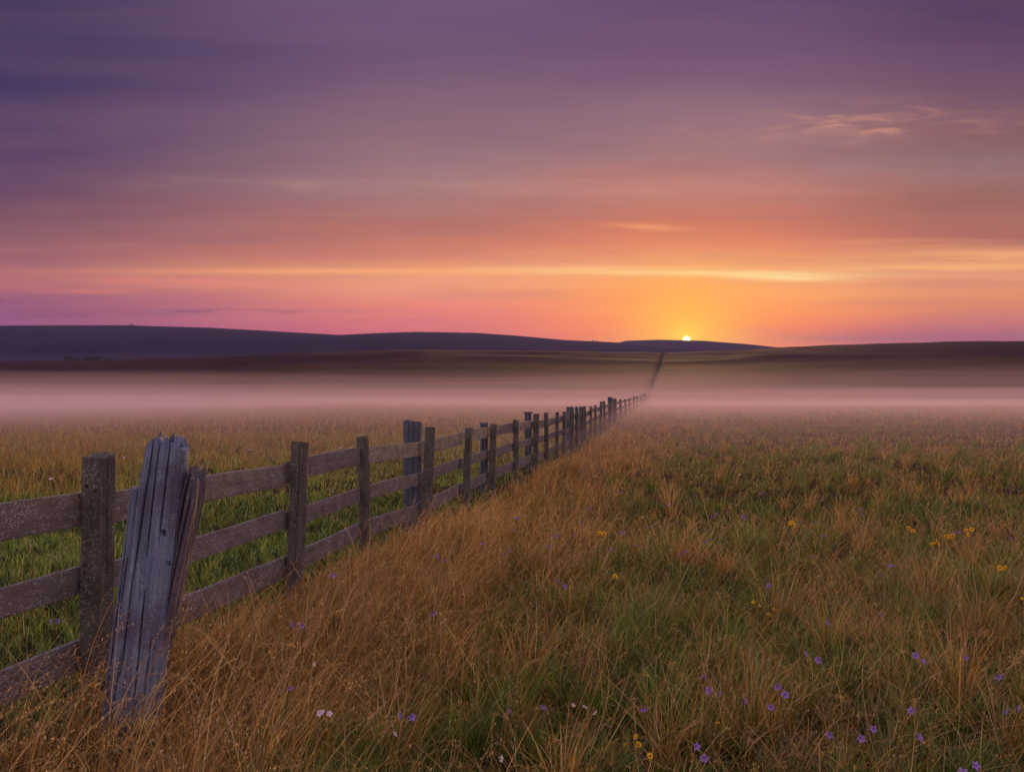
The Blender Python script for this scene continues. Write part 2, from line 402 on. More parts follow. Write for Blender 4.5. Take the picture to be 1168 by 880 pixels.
# ------------------------------------------------------------------ wood
def wood_mat(name, dark, mid_, light, lichen, lichen_amt, stain=None):
    m, q, b, _ = principled(name, 0.85)
    tcn = q.n('ShaderNodeTexCoord'); oi = q.n('ShaderNodeObjectInfo')
    s3 = q.n('ShaderNodeSeparateXYZ'); q.l(tcn.outputs['Object'], s3.inputs[0])
    off = q.m('MULTIPLY', oi.outputs['Random'], 37.0)
    gvec = q.xyz(q.m('MULTIPLY', s3.outputs[0], 75.0), q.m('MULTIPLY', s3.outputs[1], 75.0), q.m('ADD', q.m('MULTIPLY', s3.outputs[2], 2.6), off))
    gvec2 = q.xyz(q.m('MULTIPLY', s3.outputs[0], 18.0), q.m('MULTIPLY', s3.outputs[1], 18.0), q.m('ADD', q.m('MULTIPLY', s3.outputs[2], 1.4), off))
    pv = q.xyz(s3.outputs[0], s3.outputs[1], q.m('ADD', s3.outputs[2], off))
    g1 = q.noise(gvec, 1.0, 5, 0.65, 0.3); g2 = q.noise(gvec2, 1.0, 4, 0.6, 0.8)
    gg = q.m('ADD', q.m('MULTIPLY', g1, .55), q.m('MULTIPLY', g2, .45))
    cl = q.ramp(gg, [(0.26, (*dark, 1)), (0.46, (*mid_, 1)), (0.78, (*light, 1))])
    if stain:
        cl = q.mix(q.m('MULTIPLY', q.mr(q.noise(pv, 5.0, 4, .6), .45, .65), .7), cl, (*stain, 1))
    sp_ = q.mr(q.noise(pv, 165.0, 2, .6), .545, .64)
    area = q.mr(q.noise(pv, 9.0, 4, .7), .38, .62)
    cl = q.mix(q.m('MULTIPLY', q.m('MULTIPLY', sp_, area), lichen_amt), cl, (*lichen, 1))
    sp2 = q.mr(q.noise(pv, 62.0, 3, .7), .60, .66)
    cl = q.mix(q.m('MULTIPLY', sp2, lichen_amt * .7), cl, (lichen[0] * .8, lichen[1] * .85, lichen[2] * .8, 1))
    q.l(cl, b.inputs['Base Color'])
    bp = q.n('ShaderNodeBump'); bp.inputs['Strength'].default_value = .7; bp.inputs['Distance'].default_value = .004
    q.l(q.m('ADD', gg, q.m('MULTIPLY', sp_, .2)), bp.inputs['Height']); q.l(bp.outputs[0], b.inputs['Normal'])
    return m
M_POST = wood_mat("post_wood", (.028, .022, .020), (.078, .058, .050), (.14, .11, .095), (.40, .39, .42), .8, (.06, .065, .035))
M_RAIL = wood_mat("rail_wood", (.060, .046, .042), (.135, .102, .094), (.22, .18, .17), (.58, .56, .60), 1.0)
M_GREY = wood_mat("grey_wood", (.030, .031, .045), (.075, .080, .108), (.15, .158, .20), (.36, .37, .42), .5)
M_STUMP = wood_mat("stump_wood", (.026, .024, .036), (.130, .158, .25), (.35, .41, .56), (.46, .48, .55), .6, (.10, .065, .115))  # blue of the sky light is put into this grey wood's colour
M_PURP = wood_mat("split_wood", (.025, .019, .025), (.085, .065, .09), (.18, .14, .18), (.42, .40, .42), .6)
M_IRON = principled("rusty_iron", .7)[0]; M_IRON.node_tree.nodes['Principled BSDF'].inputs['Base Color'].default_value = (.035, .02, .014, 1)

def rrect(w, d, r, n):
    """closed rounded-rectangle outline with n points, evenly spaced"""
    pts = []
    for cxs, cys, a0 in ((w / 2 - r, d / 2 - r, 0), (-w / 2 + r, d / 2 - r, 90), (-w / 2 + r, -d / 2 + r, 180), (w / 2 - r, -d / 2 + r, 270)):
        for a in (0, 30, 60, 90):
            pts.append((cxs + r * math.cos(math.radians(a0 + a)), cys + r * math.sin(math.radians(a0 + a))))
    pts = np.array(pts); nx = np.roll(pts, -1, 0); L = np.hypot(*(nx - pts).T); cum = np.concatenate([[0], np.cumsum(L)])
    s_ = np.linspace(0, cum[-1], n, endpoint=False)
    P = np.vstack([pts, pts[:1]])
    return np.stack([np.interp(s_, cum, P[:, 0]), np.interp(s_, cum, P[:, 1])], -1), s_
def loft(name, outline, s_, L, m, mats, shape=None, rough=.002, seed=1, topfn=None, parent=None, cap_in=3):
    """timber along local z; shape(x, y, z01) -> x, y offsets; topfn(x, y) -> extra height at the upper end"""
    n = len(outline); zs = np.linspace(0, 1, m)
    cen = outline.mean(0); nrm = outline - cen; nrm = nrm / np.linalg.norm(nrm, axis=1, keepdims=True)
    rings = []
    for z in zs:
        P = outline.copy()
        dsp = (vn(s_ * 90, np.full(n, z * L * 4), seed, 2) - .5) * 2 * rough + (vn(s_ * 14, np.full(n, z * L * 2.0), seed + 5, 2) - .5) * 2 * rough * 1.2
        P = P + nrm * dsp[:, None]
        if shape is not None: P = shape(P, z, nrm)
        zz_ = np.full(n, z * L)
        if topfn is not None: zz_ = zz_ + topfn(P[:, 0], P[:, 1]) * z ** 3
        rings.append(np.column_stack([P, zz_]))
    last = rings[-1]; lc = last.mean(0)
    for k in range(1, cap_in + 1):
        fct = 1 - k / (cap_in + .6)
        R = lc + (last - lc) * np.array([fct, fct, 1]); R[:, 2] = last[:, 2] * fct + lc[2] * (1 - fct) + (vn(R[:, 0] * 160, R[:, 1] * 160, seed + 9, 2) - .5) * rough * 3
        rings.append(R)
    V = np.concatenate(rings); R_ = len(rings)
    i = (np.arange(R_ - 1)[:, None] * n + np.arange(n)[None]); j = np.roll(i, -1, axis=1)
    qd = np.stack([i, j, j + n, i + n], -1).reshape(-1, 4)
    V = np.concatenate([V, [rings[-1].mean(0)], [rings[0].mean(0)]]); b0 = len(V) - 1; t0_ = b0 - 1
    k = np.arange(n); k1 = np.roll(k, -1); base = (R_ - 1) * n
    tr = np.concatenate([np.stack([base + k, base + k1, np.full(n, t0_)], -1), np.stack([k1, k, np.full(n, b0)], -1)])
    me = np_mesh(name, V, [qd, tr], mats, True)
    try: me.set_sharp_from_angle(angle=math.radians(35))
    except Exception: pass
    return link(name, me, parent)
def gz(x, y): return float(ground_z(np.array([x]), np.array([y]))[0])

# ------------------------------------------------------------------ the fence
FA = math.atan(KX)                               # fence heading, measured from +y towards +x
dirv = np.array([math.sin(FA), math.cos(FA)]); nrmv = np.array([-math.cos(FA), math.sin(FA)])   # nrmv points to the far (left) side
fence = empty("wooden_fence", (fence_x(3.77), 3.77, gz(fence_x(3.77), 3.77)),
              "long weathered three-rail wooden fence running across the meadow and up the hill", "fence")
FO = np.array(fence.location)
# (photo pixel column, height of its top) -> distance along the line
near_posts = [(-640, 1.22, .14), (115, 1.235, .118), (335, 1.19, .105), (422, 1.165, .095), (485, 1.19, .105), (530, 1.12, .10), (561, 1.12, .10), (589, 1.13, .105), (609, 1.205, .12),
              (624, 1.20, .10), (634, 1.19, .09), (643.5, 1.18, .09), (652.5, 1.28, .12), (658.6, 1.27, .11), (664, 1.24, .09), (668.5, 1.27, .11), (674, 1.25, .10), (679, 1.27, .10),
              (684, 1.40, .12), (689.5, 1.42, .12), (694.6, 1.42, .12), (701, 1.52, .2), (708, 1.48, .15), (714, 1.5, .15), (718.5, 1.5, .15), (722.5, 1.5, .15), (726.5, 1.5, .16), (730.5, 1.6, .17)]
posts = []
for px, zt, w in near_posts:
    d = 2440 / (762 - px); posts.append((d, zt, w))
d = 84.0
while d < 600:
    posts.append((d, None, .17 if d < 200 else .2)); d += 5.2 if d < 150 else (7.0 if d < 300 else 10.0)
shared_far = None
P3 = []
for k, (d, zt, w) in enumerate(posts):
    x = fence_x(d) + random.uniform(-1, 1) * .02; y = d; g = gz(x, y)
    if zt is None: h = 1.35
    else: h = max(1.05, zt + (0 if d < 28 else 0) - g) if d < 60 else zt - g + .25
    if d < 28: h = zt - g
    P3.append((x, y, g, h))
    if k < 30:
        n_, m_ = (120, 90) if d < 9 else ((60, 50) if d < 20 else (28, 20))
        ol, s_ = rrect(w * .82, w, .006, n_)
        sl = random.uniform(-.12, .12); sl2 = random.uniform(-.2, .2); chip = random.uniform(0, 1)
        cr = [(random.uniform(0, .5), random.uniform(.4, 1)) for _ in range(5)]
        per = s_[-1] + s_[1]
        def shp(P, z, nr, cr=cr, s_=s_, per=per, k=k):
            dd = np.zeros(len(P))
            for ci, (c0, zext) in enumerate(cr):
                cc_ = (c0 * 2 * per + .004 * math.sin(z * 9 + ci)) % per
                dist = np.minimum(np.abs(s_ - cc_), per - np.abs(s_ - cc_))
                dd -= .010 * np.exp(-(dist / .0022) ** 2) * min(1, max(0, (z - (1 - zext)) * 6))
            return P + nr * dd[:, None]
        def top(x_, y_, sl=sl, sl2=sl2, k=k): return sl * x_ + sl2 * y_ + (vn(x_ * 60, y_ * 60, 70 + k, 2) - .5) * .016
        o = loft("post", ol, s_, h + .35, m_, [M_POST], shp if d < 20 else None, .0022 if d < 20 else .001, 100 + k, top, fence)
        if k == 29: shared_far = o.data
    else:
        o = link("post", shared_far, fence); o.scale = (1.2, 1.2, 1.15 * (h + .35) / (P3[29][3] + .35))
    loc = np.array([x, y, g - .35]) - FO
    o.location = loc
    o.rotation_euler = (random.uniform(-.035, .035) * (k > 1), random.uniform(-.04, .04) * (k > 1), -FA + random.uniform(-.06, .06))
    if px == 115: pass
for o in [c_ for c_ in COL.objects if c_.name.startswith("post")][1:2]: o.rotation_euler = (0.0, 0.005, -FA)

def rail(pa, pb, h, dep, seed, detail, parent, name="rail"):
    """one plank from point pa to point pb; long axis is local z"""
    pa = np.array(pa); pb = np.array(pb); v = pb - pa; L = float(np.linalg.norm(v))
    n_, m_ = (90, 90) if detail == 2 else ((40, 24) if detail == 1 else (16, 6))
    ol, s_ = rrect(dep, h, .004, n_)          # local x: thickness, local y: height of the plank
    wv1 = random.uniform(0, 50)
    def shp(P, z, nr):
        e = (float(vn([z * L * 1.1 + wv1], [3.0], seed, 2)[0]) - .5) * .018
        notch = (vn(np.full(len(P), z * L * 9.0), s_ * 5, seed + 3, 2) - .5) * .004
        P = P + nr * notch[:, None]
        P[:, 1] += e
        return P
    o = loft(name, ol, s_, L, m_, [M_RAIL], shp, .0013, seed, None, parent, 1)
    z_ = v / L; x_ = np.array([nrmv[0], nrmv[1], 0.0]); x_ = x_ - z_ * x_.dot(z_); x_ /= np.linalg.norm(x_); y_ = np.cross(z_, x_)
    from mathutils import Matrix
    M = Matrix(((x_[0], y_[0], z_[0], 0), (x_[1], y_[1], z_[1], 0), (x_[2], y_[2], z_[2], 0), (0, 0, 0, 1)))
    o.rotation_euler = M.to_euler(); o.location = pa - FO
    return o
railspec = [(1.055, .160), (.705, .130), (.375, .150)]      # height of top edge, depth of plank
farV, farF, nv = [], [], 0
for k in range(len(P3) - 1):
    (xa, ya, ga, ha), (xb, yb, gb, hb) = P3[k], P3[k + 1]
    for j, (zt, hh) in enumerate(railspec):
        off = nrmv * (.075 if k < 24 else .10)
        ja, jb = random.uniform(-.012, .012), random.uniform(-.012, .012)
        za = ga * .6 + zt + ja - hh / 2; zb = gb * .6 + zt + jb - hh / 2
        if ya > 28: za = ga + zt + ja - hh / 2
        if yb > 28: zb = gb + zt + jb - hh / 2
        pa = np.array([xa + off[0], ya + off[1] , za]); pb = np.array([xb + off[0], yb + off[1], zb])
        if k == 1 and j == 0: za += 0
        if k < 33:
            dv = (pb - pa); dv /= np.linalg.norm(dv)
            rail(pa + dv * .003 * (1 if k else 0), pb - dv * .003, hh * random.uniform(.96, 1.04), .026, 300 + k * 3 + j, 2 if k < 5 else (1 if k < 14 else 0), fence)
        else:
            a_ = pa - FO; b_ = pb - FO; ex = np.array([nrmv[0], nrmv[1], 0]) * .03; ez = np.array([0, 0, hh * .65])
            for p_ in (a_, b_):
                farV += [p_ - ex - ez, p_ + ex - ez, p_ + ex + ez, p_ - ex + ez]
            farF += [(nv, nv + 1, nv + 5, nv + 4), (nv + 1, nv + 2, nv + 6, nv + 5), (nv + 2, nv + 3, nv + 7, nv + 6), (nv + 3, nv, nv + 4, nv + 7), (nv, nv + 3, nv + 2, nv + 1), (nv + 4, nv + 5, nv + 6, nv + 7)]
            nv += 8
o = link("rail", np_mesh("rail", farV, [np.array(farF)], [M_RAIL]), fence); prop(o, "far rails climbing the hill", kind='stuff')

# bolt heads on the nearest post
def bolt(x, y, z, r, parent):
    a = np.linspace(0, 2 * PI, 10, endpoint=False)
    V = [(0, -.008, 0)] + [(r * .7 * math.cos(t_), -.007, r * .7 * math.sin(t_)) for t_ in a] + [(r * math.cos(t_), 0.004, r * math.sin(t_)) for t_ in a]
    k = np.arange(10); k1 = (k + 1) % 10
    me = np_mesh("bolt", V, [np.stack([k + 1, k1 + 1, k1 + 11, k + 11], -1), np.stack([k1 + 1, k + 1, np.zeros(10, int)], -1)], [M_IRON], True)
    o = link("bolt", me, parent); o.location = (x, y, z); return o
fp = [c_ for c_ in COL.objects if c_.name.startswith("post")]
for pi_, lst in ((1, [(-.018, 1.10), (.030, 1.08), (-.02, .70), (-.02, .735), (.03, .37)]), (2, [(0, 1.0), (0.01, .64), (0, .31)]), (3, [(0, .98), (0, .62)])):
    for dx_, z_ in lst: bolt(dx_, -posts[pi_][2] / 2 - .001, z_ + .35, .009, fp[pi_])

# end of the fence on the skyline: a taller post with a cross bar
gx_, gy_ = fence_x(604), 604
ol, s_ = rrect(.5, .5, .05, 12)
ep = loft("end_post", ol, s_, 4.2, 6, [M_POST], None, .01, 900, None, fence); ep.location = np.array([gx_, gy_, gz(gx_, gy_) - .5]) - FO
cb = loft("crossbar", rrect(.35, .5, .04, 12)[0], rrect(.35, .5, .04, 12)[1], 6.0, 6, [M_POST], None, .01, 901, None, fence)
cb.location = np.array([gx_ - 1.0, gy_ - .5, gz(gx_, gy_) + 2.7]) - FO; cb.rotation_euler = (0, math.radians(82), 0)

# ------------------------------------------------------------------ thick old posts standing behind the rails
def old_post(px, d, back, w, dep, zt, label, lean=(0, 0), cap=False, seed=500):
    x = fence_x(d) + nrmv[0] * back; y = d + nrmv[1] * back; g = gz(x, y)
    e = empty("old_post", (x, y, g), label, "post", "thick old posts standing behind the rails")
    ol, s_ = rrect(w, dep, .03, 90)
    per = s_[-1] + s_[1]; rr = random.Random(seed); cr = [(rr.uniform(0, 1), rr.uniform(.5, 1)) for _ in range(9)]
    def shp(P, z, nr):
        dd = np.zeros(len(P))
        for ci, (c0, ze) in enumerate(cr):
            dist = np.abs(s_ - (c0 * per + .008 * math.sin(z * 7 + ci)) % per); dist = np.minimum(dist, per - dist)
            dd -= .016 * np.exp(-(dist / .0035) ** 2) * min(1, max(0, (z - (1 - ze)) * 5))
        return P + nr * dd[:, None]
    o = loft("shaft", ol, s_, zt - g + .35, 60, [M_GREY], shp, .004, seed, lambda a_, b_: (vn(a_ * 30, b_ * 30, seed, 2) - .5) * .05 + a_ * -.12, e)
    o.location = (0, 0, -.35); o.rotation_euler = (lean[0], lean[1], -FA)
    if cap:
        ol, s_ = rrect(w * 1.25, dep * 1.2, .008, 30)
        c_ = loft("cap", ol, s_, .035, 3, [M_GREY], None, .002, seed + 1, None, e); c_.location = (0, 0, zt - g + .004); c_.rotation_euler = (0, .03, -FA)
    return e
old_post(472.5, 8.95, .19, .185, .15, 1.25, "tall blue-grey thick post behind the rails, first beyond the leaning stump", (0, 0), False, 501)
old_post(555, 12.4, .18, .11, .13, 1.13, "short thick grey post behind the rails in the middle of the fence", (0, 0), False, 510)
old_post(605, 16.3, .18, .13, .14, 1.20, "thick grey post with a flat wooden cap behind the rails", (0, 0), True, 520)
old_post(655, 23.2, .2, .16, .16, 1.27, "broad dark post behind the rails where the fence starts to crowd together", (0, 0), False, 530)
old_post(668, 26.4, .2, .12, .16, 1.25, "dark thick post just beyond the broad one behind the rails", (0, 0), False, 540)
old_post(701, 40.3, .24, .25, .22, 1.60, "last thick post behind the rails before the mist, tallest of the far ones", (0, 0), False, 550)

# ------------------------------------------------------------------ the leaning weathered stump in front of the fence
BX, BY = -1.655, 3.50
bz = gz(BX, BY)
stump = empty("leaning_post", (BX, BY, bz), "big cracked blue-grey gatepost leaning right in front of the fence, splintered top", "post")
def cracked(name, w, dep, L, cracks, seed, mat, topfn, taper, holes=(), m=200, n=300, bend=0, rough=.005):
    ol, s_ = rrect(w, dep, min(w, dep) * .40, n); per = s_[-1] + s_[1]
    front0 = None
    def shp(P, z, nr):
        dd = np.zeros(n)
        for (cf, wd, dpth, z0, z1, wig) in cracks:
            # cf: x position across the front face as a fraction of the width (-.5 .. .5); only on the front side (y < 0)
            xc = cf * w + wig * (math.sin(z * 5 + cf * 9) * .5 + (float(vn([z * 5], [cf * 7], seed + 2, 2)[0]) - .5)) 
            g = np.exp(-((ol[:, 0] - xc) / wd) ** 2) * (ol[:, 1] < dep * .1)
            fa = min(1, max(0, (z - z0) * 12)) * min(1, max(0, (z1 - z) * 12))
            dd += g * dpth * fa
        gr = (vn(ol[:, 0] * 130 + 3 * math.sin(z * 3), np.full(n, z * L * 1.7), seed + 11, 3) - .5) * .0045 * (ol[:, 1] < 0)
        gr = gr + (vn(ol[:, 0] * 16, np.full(n, z * L * .9), seed + 21, 2) - .5) * .016 * (ol[:, 1] < 0)
        for (hx, hz_, hr, hd) in holes:
            gg = np.exp(-(((ol[:, 0] - hx) / hr) ** 2 + ((z * L - hz_) / (hr * 1.25)) ** 2) ** 2) * (ol[:, 1] < 0); gr = gr + gg * hd
        P = P.copy(); P[:, 1] += dd + gr
        s__ = taper(z); P[:, 0] *= s__; P[:, 1] *= (.75 + .25 * s__)
        P[:, 0] += bend * z * z
        return P
    return loft(name, ol, s_, L, m, [mat], shp, rough, seed, topfn, stump, 6)
LEAN = math.atan2(.145, 1.22)
def rag(seed, amp, dome):
    def f(x_, y_): return (vn(x_ * 55, y_ * 25, seed, 3) - .5) * amp - dome * (x_ / .1) ** 2 + np.maximum(0, .55 - np.abs(x_ - .02) * 40) * 0.0
    return f
Lm = (1.33 - bz) / math.cos(LEAN) + .3
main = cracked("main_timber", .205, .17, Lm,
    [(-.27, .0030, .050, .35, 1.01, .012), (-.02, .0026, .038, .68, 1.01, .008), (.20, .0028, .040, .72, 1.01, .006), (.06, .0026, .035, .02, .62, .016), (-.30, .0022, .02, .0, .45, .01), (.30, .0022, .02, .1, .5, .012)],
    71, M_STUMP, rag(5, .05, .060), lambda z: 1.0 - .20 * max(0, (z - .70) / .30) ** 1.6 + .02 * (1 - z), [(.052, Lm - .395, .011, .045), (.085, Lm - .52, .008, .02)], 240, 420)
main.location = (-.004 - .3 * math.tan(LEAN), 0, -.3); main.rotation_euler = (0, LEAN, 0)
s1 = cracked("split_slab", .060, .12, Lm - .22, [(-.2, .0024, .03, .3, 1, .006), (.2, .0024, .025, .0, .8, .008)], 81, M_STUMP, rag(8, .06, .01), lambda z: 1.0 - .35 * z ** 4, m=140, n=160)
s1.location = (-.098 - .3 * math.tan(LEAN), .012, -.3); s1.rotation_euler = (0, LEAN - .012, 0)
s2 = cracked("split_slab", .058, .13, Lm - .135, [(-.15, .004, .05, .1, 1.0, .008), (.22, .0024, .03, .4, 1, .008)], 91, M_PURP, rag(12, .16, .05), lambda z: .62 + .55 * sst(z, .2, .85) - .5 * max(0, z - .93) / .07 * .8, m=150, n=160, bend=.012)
s2.location = (.030 - .3 * math.tan(LEAN), .02, -.3); s2.rotation_euler = (0, LEAN + .056, 0)
prop(s2, "dark purple-brown slab split off the right side")
for dx_, dz_, hh_, r_ in ((-.03, -.012, .045, .011), (.025, -.012, .042, .014), (.07, -.03, .03, .008)):
    a = np.linspace(0, 2 * PI, 9, endpoint=False)
    V = [(r_ * math.cos(t_), r_ * .7 * math.sin(t_), 0) for t_ in a] + [(r_ * .75 * math.cos(t_) + .002, r_ * .5 * math.sin(t_), hh_ * .5) for t_ in a] + [(.004, 0, hh_)]
    k = np.arange(9); k1 = (k + 1) % 9
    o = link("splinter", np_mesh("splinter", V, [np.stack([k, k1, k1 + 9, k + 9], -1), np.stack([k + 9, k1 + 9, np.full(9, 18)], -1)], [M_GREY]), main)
    o.location = (dx_, -.04, Lm + dz_)

# ------------------------------------------------------------------ grass
mgr = bpy.data.materials.new("grass_blade"); mgr.use_nodes = True
q = NT(mgr.node_tree)
at = q.n('ShaderNodeAttribute', attribute_name='tint')
d1 = q.n('ShaderNodeBsdfDiffuse'); tr_ = q.n('ShaderNodeBsdfTranslucent'); mx = q.n('ShaderNodeMixShader'); mx.inputs[0].default_value = .38
gl = q.n('ShaderNodeBsdfGlossy'); gl.inputs['Roughness'].default_value = .45; mx2 = q.n('ShaderNodeMixShader'); mx2.inputs[0].default_value = .05
q.l(at.outputs['Color'], d1.inputs[0]); q.l(at.outputs['Color'], tr_.inputs[0])
out = q.n('ShaderNodeOutputMaterial'); q.l(d1.outputs[0], mx.inputs[1]); q.l(tr_.outputs[0], mx.inputs[2])
q.l(mx.outputs[0], mx2.inputs[1]); q.l(gl.outputs[0], mx2.inputs[2]); q.l(mx2.outputs[0], out.inputs[0])

class Soup:
    def __init__(s): s.V = []; s.C = []; s.Q = []; s.T = []; s.n = 0
    def add(s, V, C, Q, T):
        s.V.append(V); s.C.append(C)
        if Q is not None: s.Q.append(Q + s.n)
        if T is not None: s.T.append(T + s.n)
        s.n += len(V)
    def build(s, name):
        fs = []
        if s.Q: fs.append(np.concatenate(s.Q))
        if s.T: fs.append(np.concatenate(s.T))
        return link(name, np_mesh(name, np.concatenate(s.V), fs, [mgr], False, np.concatenate(s.C)))
def blades(soup, P, L, Wd, la, th0, th1, K, cb, ct, pw=1.4, twist=1.2):
    """ribbons: P base points, L lengths, la lean heading, th0/th1 tilt from vertical at base/tip, cb/ct base and tip colours. Returns tips"""
    n = len(P); dx = np.sin(la); dy = np.cos(la)
    tw = rng.uniform(-twist, twist, n) + PI / 2
    wx = np.sin(la + tw); wy = np.cos(la + tw)
    p = P.astype(float).copy(); ctr = [p.copy()]
    side = rng.normal(0, .25, n)
    for k in range(K):
        f = ((k + .5) / K) ** pw; th = th0 + (th1 - th0) * f
        h2 = la + side * f * 2; st = L / K
        p = p + np.stack([np.sin(h2) * np.sin(th) * st, np.cos(h2) * np.sin(th) * st, np.cos(th) * st], -1)
        ctr.append(p.copy())
    nv = 2 * K + 1
    V = np.empty((n, nv, 3)); C = np.empty((n, nv, 3))
    for k in range(K):
        w = Wd * (1 - (k / K) ** 2 * .75) * (.75 if k == 0 else 1)
        wv_ = np.stack([wx * w / 2, wy * w / 2, np.zeros(n)], -1)
        V[:, 2 * k] = ctr[k] - wv_; V[:, 2 * k + 1] = ctr[k] + wv_
        f = k / K; C[:, 2 * k] = C[:, 2 * k + 1] = cb * (1 - f) + ct * f
    V[:, 2 * K] = ctr[K]; C[:, 2 * K] = ct
    b0 = np.arange(n)[:, None] * nv
    Q = np.concatenate([b0 + np.array([[2 * k, 2 * k + 1, 2 * k + 3, 2 * k + 2]]) for k in range(K - 1)]) if K > 1 else None
    T = b0 + np.array([[2 * K - 2, 2 * K - 1, 2 * K]])
    soup.add(V.reshape(-1, 3), C.reshape(-1, 3), Q, T)
    return ctr
def cloud_pts(ctr, frac0, m, spread):
    """points along the last part of each stalk"""
    K = len(ctr) - 1; n = len(ctr[0]); out = []
    for j in range(m):
        f = (frac0 + (1 - frac0) * j / m) * K; k = min(int(f), K - 1); u = f - k
        out.append(ctr[k] * (1 - u) + ctr[k + 1] * u + rng.normal(0, spread, (n, 3)))
    return np.stack(out, 1).reshape(-1, 3)
def spikelets(soup, P, size, col, droop):
    n = len(P); a = rng.uniform(0, 2 * PI, n); th = rng.uniform(.2, 1.3, n)
    d = np.stack([np.sin(a) * np.sin(th) + droop * .5, np.cos(a) * np.sin(th), np.cos(th) * .9], -1); d /= np.linalg.norm(d, axis=1, keepdims=True)
    s1_ = np.cross(d, np.array([0.3, .2, 1.0])); s1_ /= np.linalg.norm(s1_, axis=1, keepdims=True)
    sz = size * rng.uniform(.6, 1.4, n)
    V = np.stack([P - d * sz[:, None] * .5, P + s1_ * sz[:, None] * .16, P + d * sz[:, None] * .7, P - s1_ * sz[:, None] * .16], 1)
    C = np.repeat(col[:, None, :], 4, 1)
    soup.add(V.reshape(-1, 3), C.reshape(-1, 3), np.arange(n)[:, None] * 4 + np.array([[0, 1, 2, 3]]), None)

PAL = {  # blade colours, more vivid than real leaves to offset the purple sky light
    'gold': (.52, .250, .034), 'straw': (.68, .45, .17), 'rust': (.38, .145, .026), 'brown': (.24, .125, .030), 'olive': (.23, .225, .025),
    'green': (.110, .215, .018), 'dark': (.038, .082, .014), 'fresh': (.33, .46, .07), 'mauve': (.34, .19, .12)}
PAL = {k: np.array(v) for k, v in PAL.items()}
def pick(n, table):
    names = list(table); w = np.array([table[k] for k in names], float); 
    idx = rng.choice(len(names), n, p=w / w.sum())
    return np.stack([PAL[k] for k in names])[idx]
def pick_var(weights, names):
    """weights (n, m) per-blade probabilities"""
    w = weights / weights.sum(1, keepdims=True); cum = np.cumsum(w, 1); u = rng.random(len(w))[:, None]
    idx = np.minimum((u > cum).sum(1), len(names) - 1)
    return np.stack([PAL[k] for k in names])[idx], idx

def scatter(n, y0, y1, power, margin=.06):
    """points inside the (slightly widened) wedge in front of the camera, density ~ y^-power per unit area"""
    u = rng.random(n)
    a = 2 - power
    if abs(a) < 1e-6: y = y0 * (y1 / y0) ** u
    else: y = (y0 ** a + u * (y1 ** a - y0 ** a)) ** (1 / a)
    hw = .66 + margin + 2.6 / y
    x = rng.uniform(-1, 1, n) * hw * y
    return x, y
def side_of(x, y): return (x - fence_x(y)) / math.sqrt(1 + KX * KX)      # >0: right of the fence
def clump(x, y, cell, amount):
    """pull points towards jittered tussock centres"""
    wx_ = x * .81 + y * .59 + (vn(x * .9, y * .9, 301, 2) - .5) * 2.2; wy_ = -x * .59 + y * .81 + (vn(x * .9, y * .9, 302, 2) - .5) * 2.2
    ix = np.floor(wx_ / cell); iy = np.floor(wy_ / cell)
    r = hash2(ix, iy, 7)
    ex_ = (ix + .2 + .6 * hash2(ix, iy, 5)) * cell - wx_; ey_ = (iy + .2 + .6 * hash2(ix, iy, 6)) * cell - wy_
    gx_ = ex_ * .81 - ey_ * .59; gy_ = ex_ * .59 + ey_ * .81
    am = amount * (.3 + .7 * r) * np.interp(y, [0, 10, 25], [1, .8, .35])
    return x + gx_ * am, y + gy_ * am, -gx_, -gy_, r
    cx_ = (ix + .2 + .6 * hash2(ix, iy, 5)) * cell; cy_ = (iy + .2 + .6 * hash2(ix, iy, 6)) * cell
    r = hash2(ix, iy, 7)
    am = amount * (.3 + .7 * r)
    nx_ = x + (cx_ - x) * am; ny_ = y + (cy_ - y) * am
    return nx_, ny_, x - cx_, y - cy_, r

def tall_mask(x, y):
    """1 in the band of rank dry grass beside the fence, fading to the right"""
    s = side_of(x, y)
    edge = 1.40 + (vn(x * .8, y * .5, 77, 2) - .5) * 1.2 + .04 * y
    left = np.interp(y, [2, 3.6, 5, 9, 20], [-.1, .0, .16, .22, .25])
    return sst(s, left - .12, left + .25) * (1 - sst(s, edge * .7, edge * 1.5))
dry = Soup(); mead = Soup(); past = Soup()

def meadow_weights(x, y):
    s = side_of(x, y); T = tall_mask(x, y)
    patch = vn(x * .75 + 3, y * .55, 55, 3); patch2 = vn(x * 1.6, y * 1.3, 58, 2)
    grn = sst(patch, .36, .60) * (1 - .85 * T) * np.interp(y, [0, 4, 8, 14, 30, 70], [1.2, 1.2, 1.05, .85, .5, .2])
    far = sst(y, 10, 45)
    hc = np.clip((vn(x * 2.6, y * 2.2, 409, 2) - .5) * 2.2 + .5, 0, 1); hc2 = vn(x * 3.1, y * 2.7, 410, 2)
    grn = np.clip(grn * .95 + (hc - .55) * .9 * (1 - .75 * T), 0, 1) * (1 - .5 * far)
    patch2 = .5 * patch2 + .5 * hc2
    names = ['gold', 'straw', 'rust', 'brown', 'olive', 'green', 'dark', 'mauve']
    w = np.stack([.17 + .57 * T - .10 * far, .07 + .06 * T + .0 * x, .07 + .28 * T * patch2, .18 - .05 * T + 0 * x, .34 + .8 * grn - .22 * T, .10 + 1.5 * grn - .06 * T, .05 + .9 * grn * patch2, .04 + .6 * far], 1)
    return np.clip(w, .005, None), names, T, grn, s

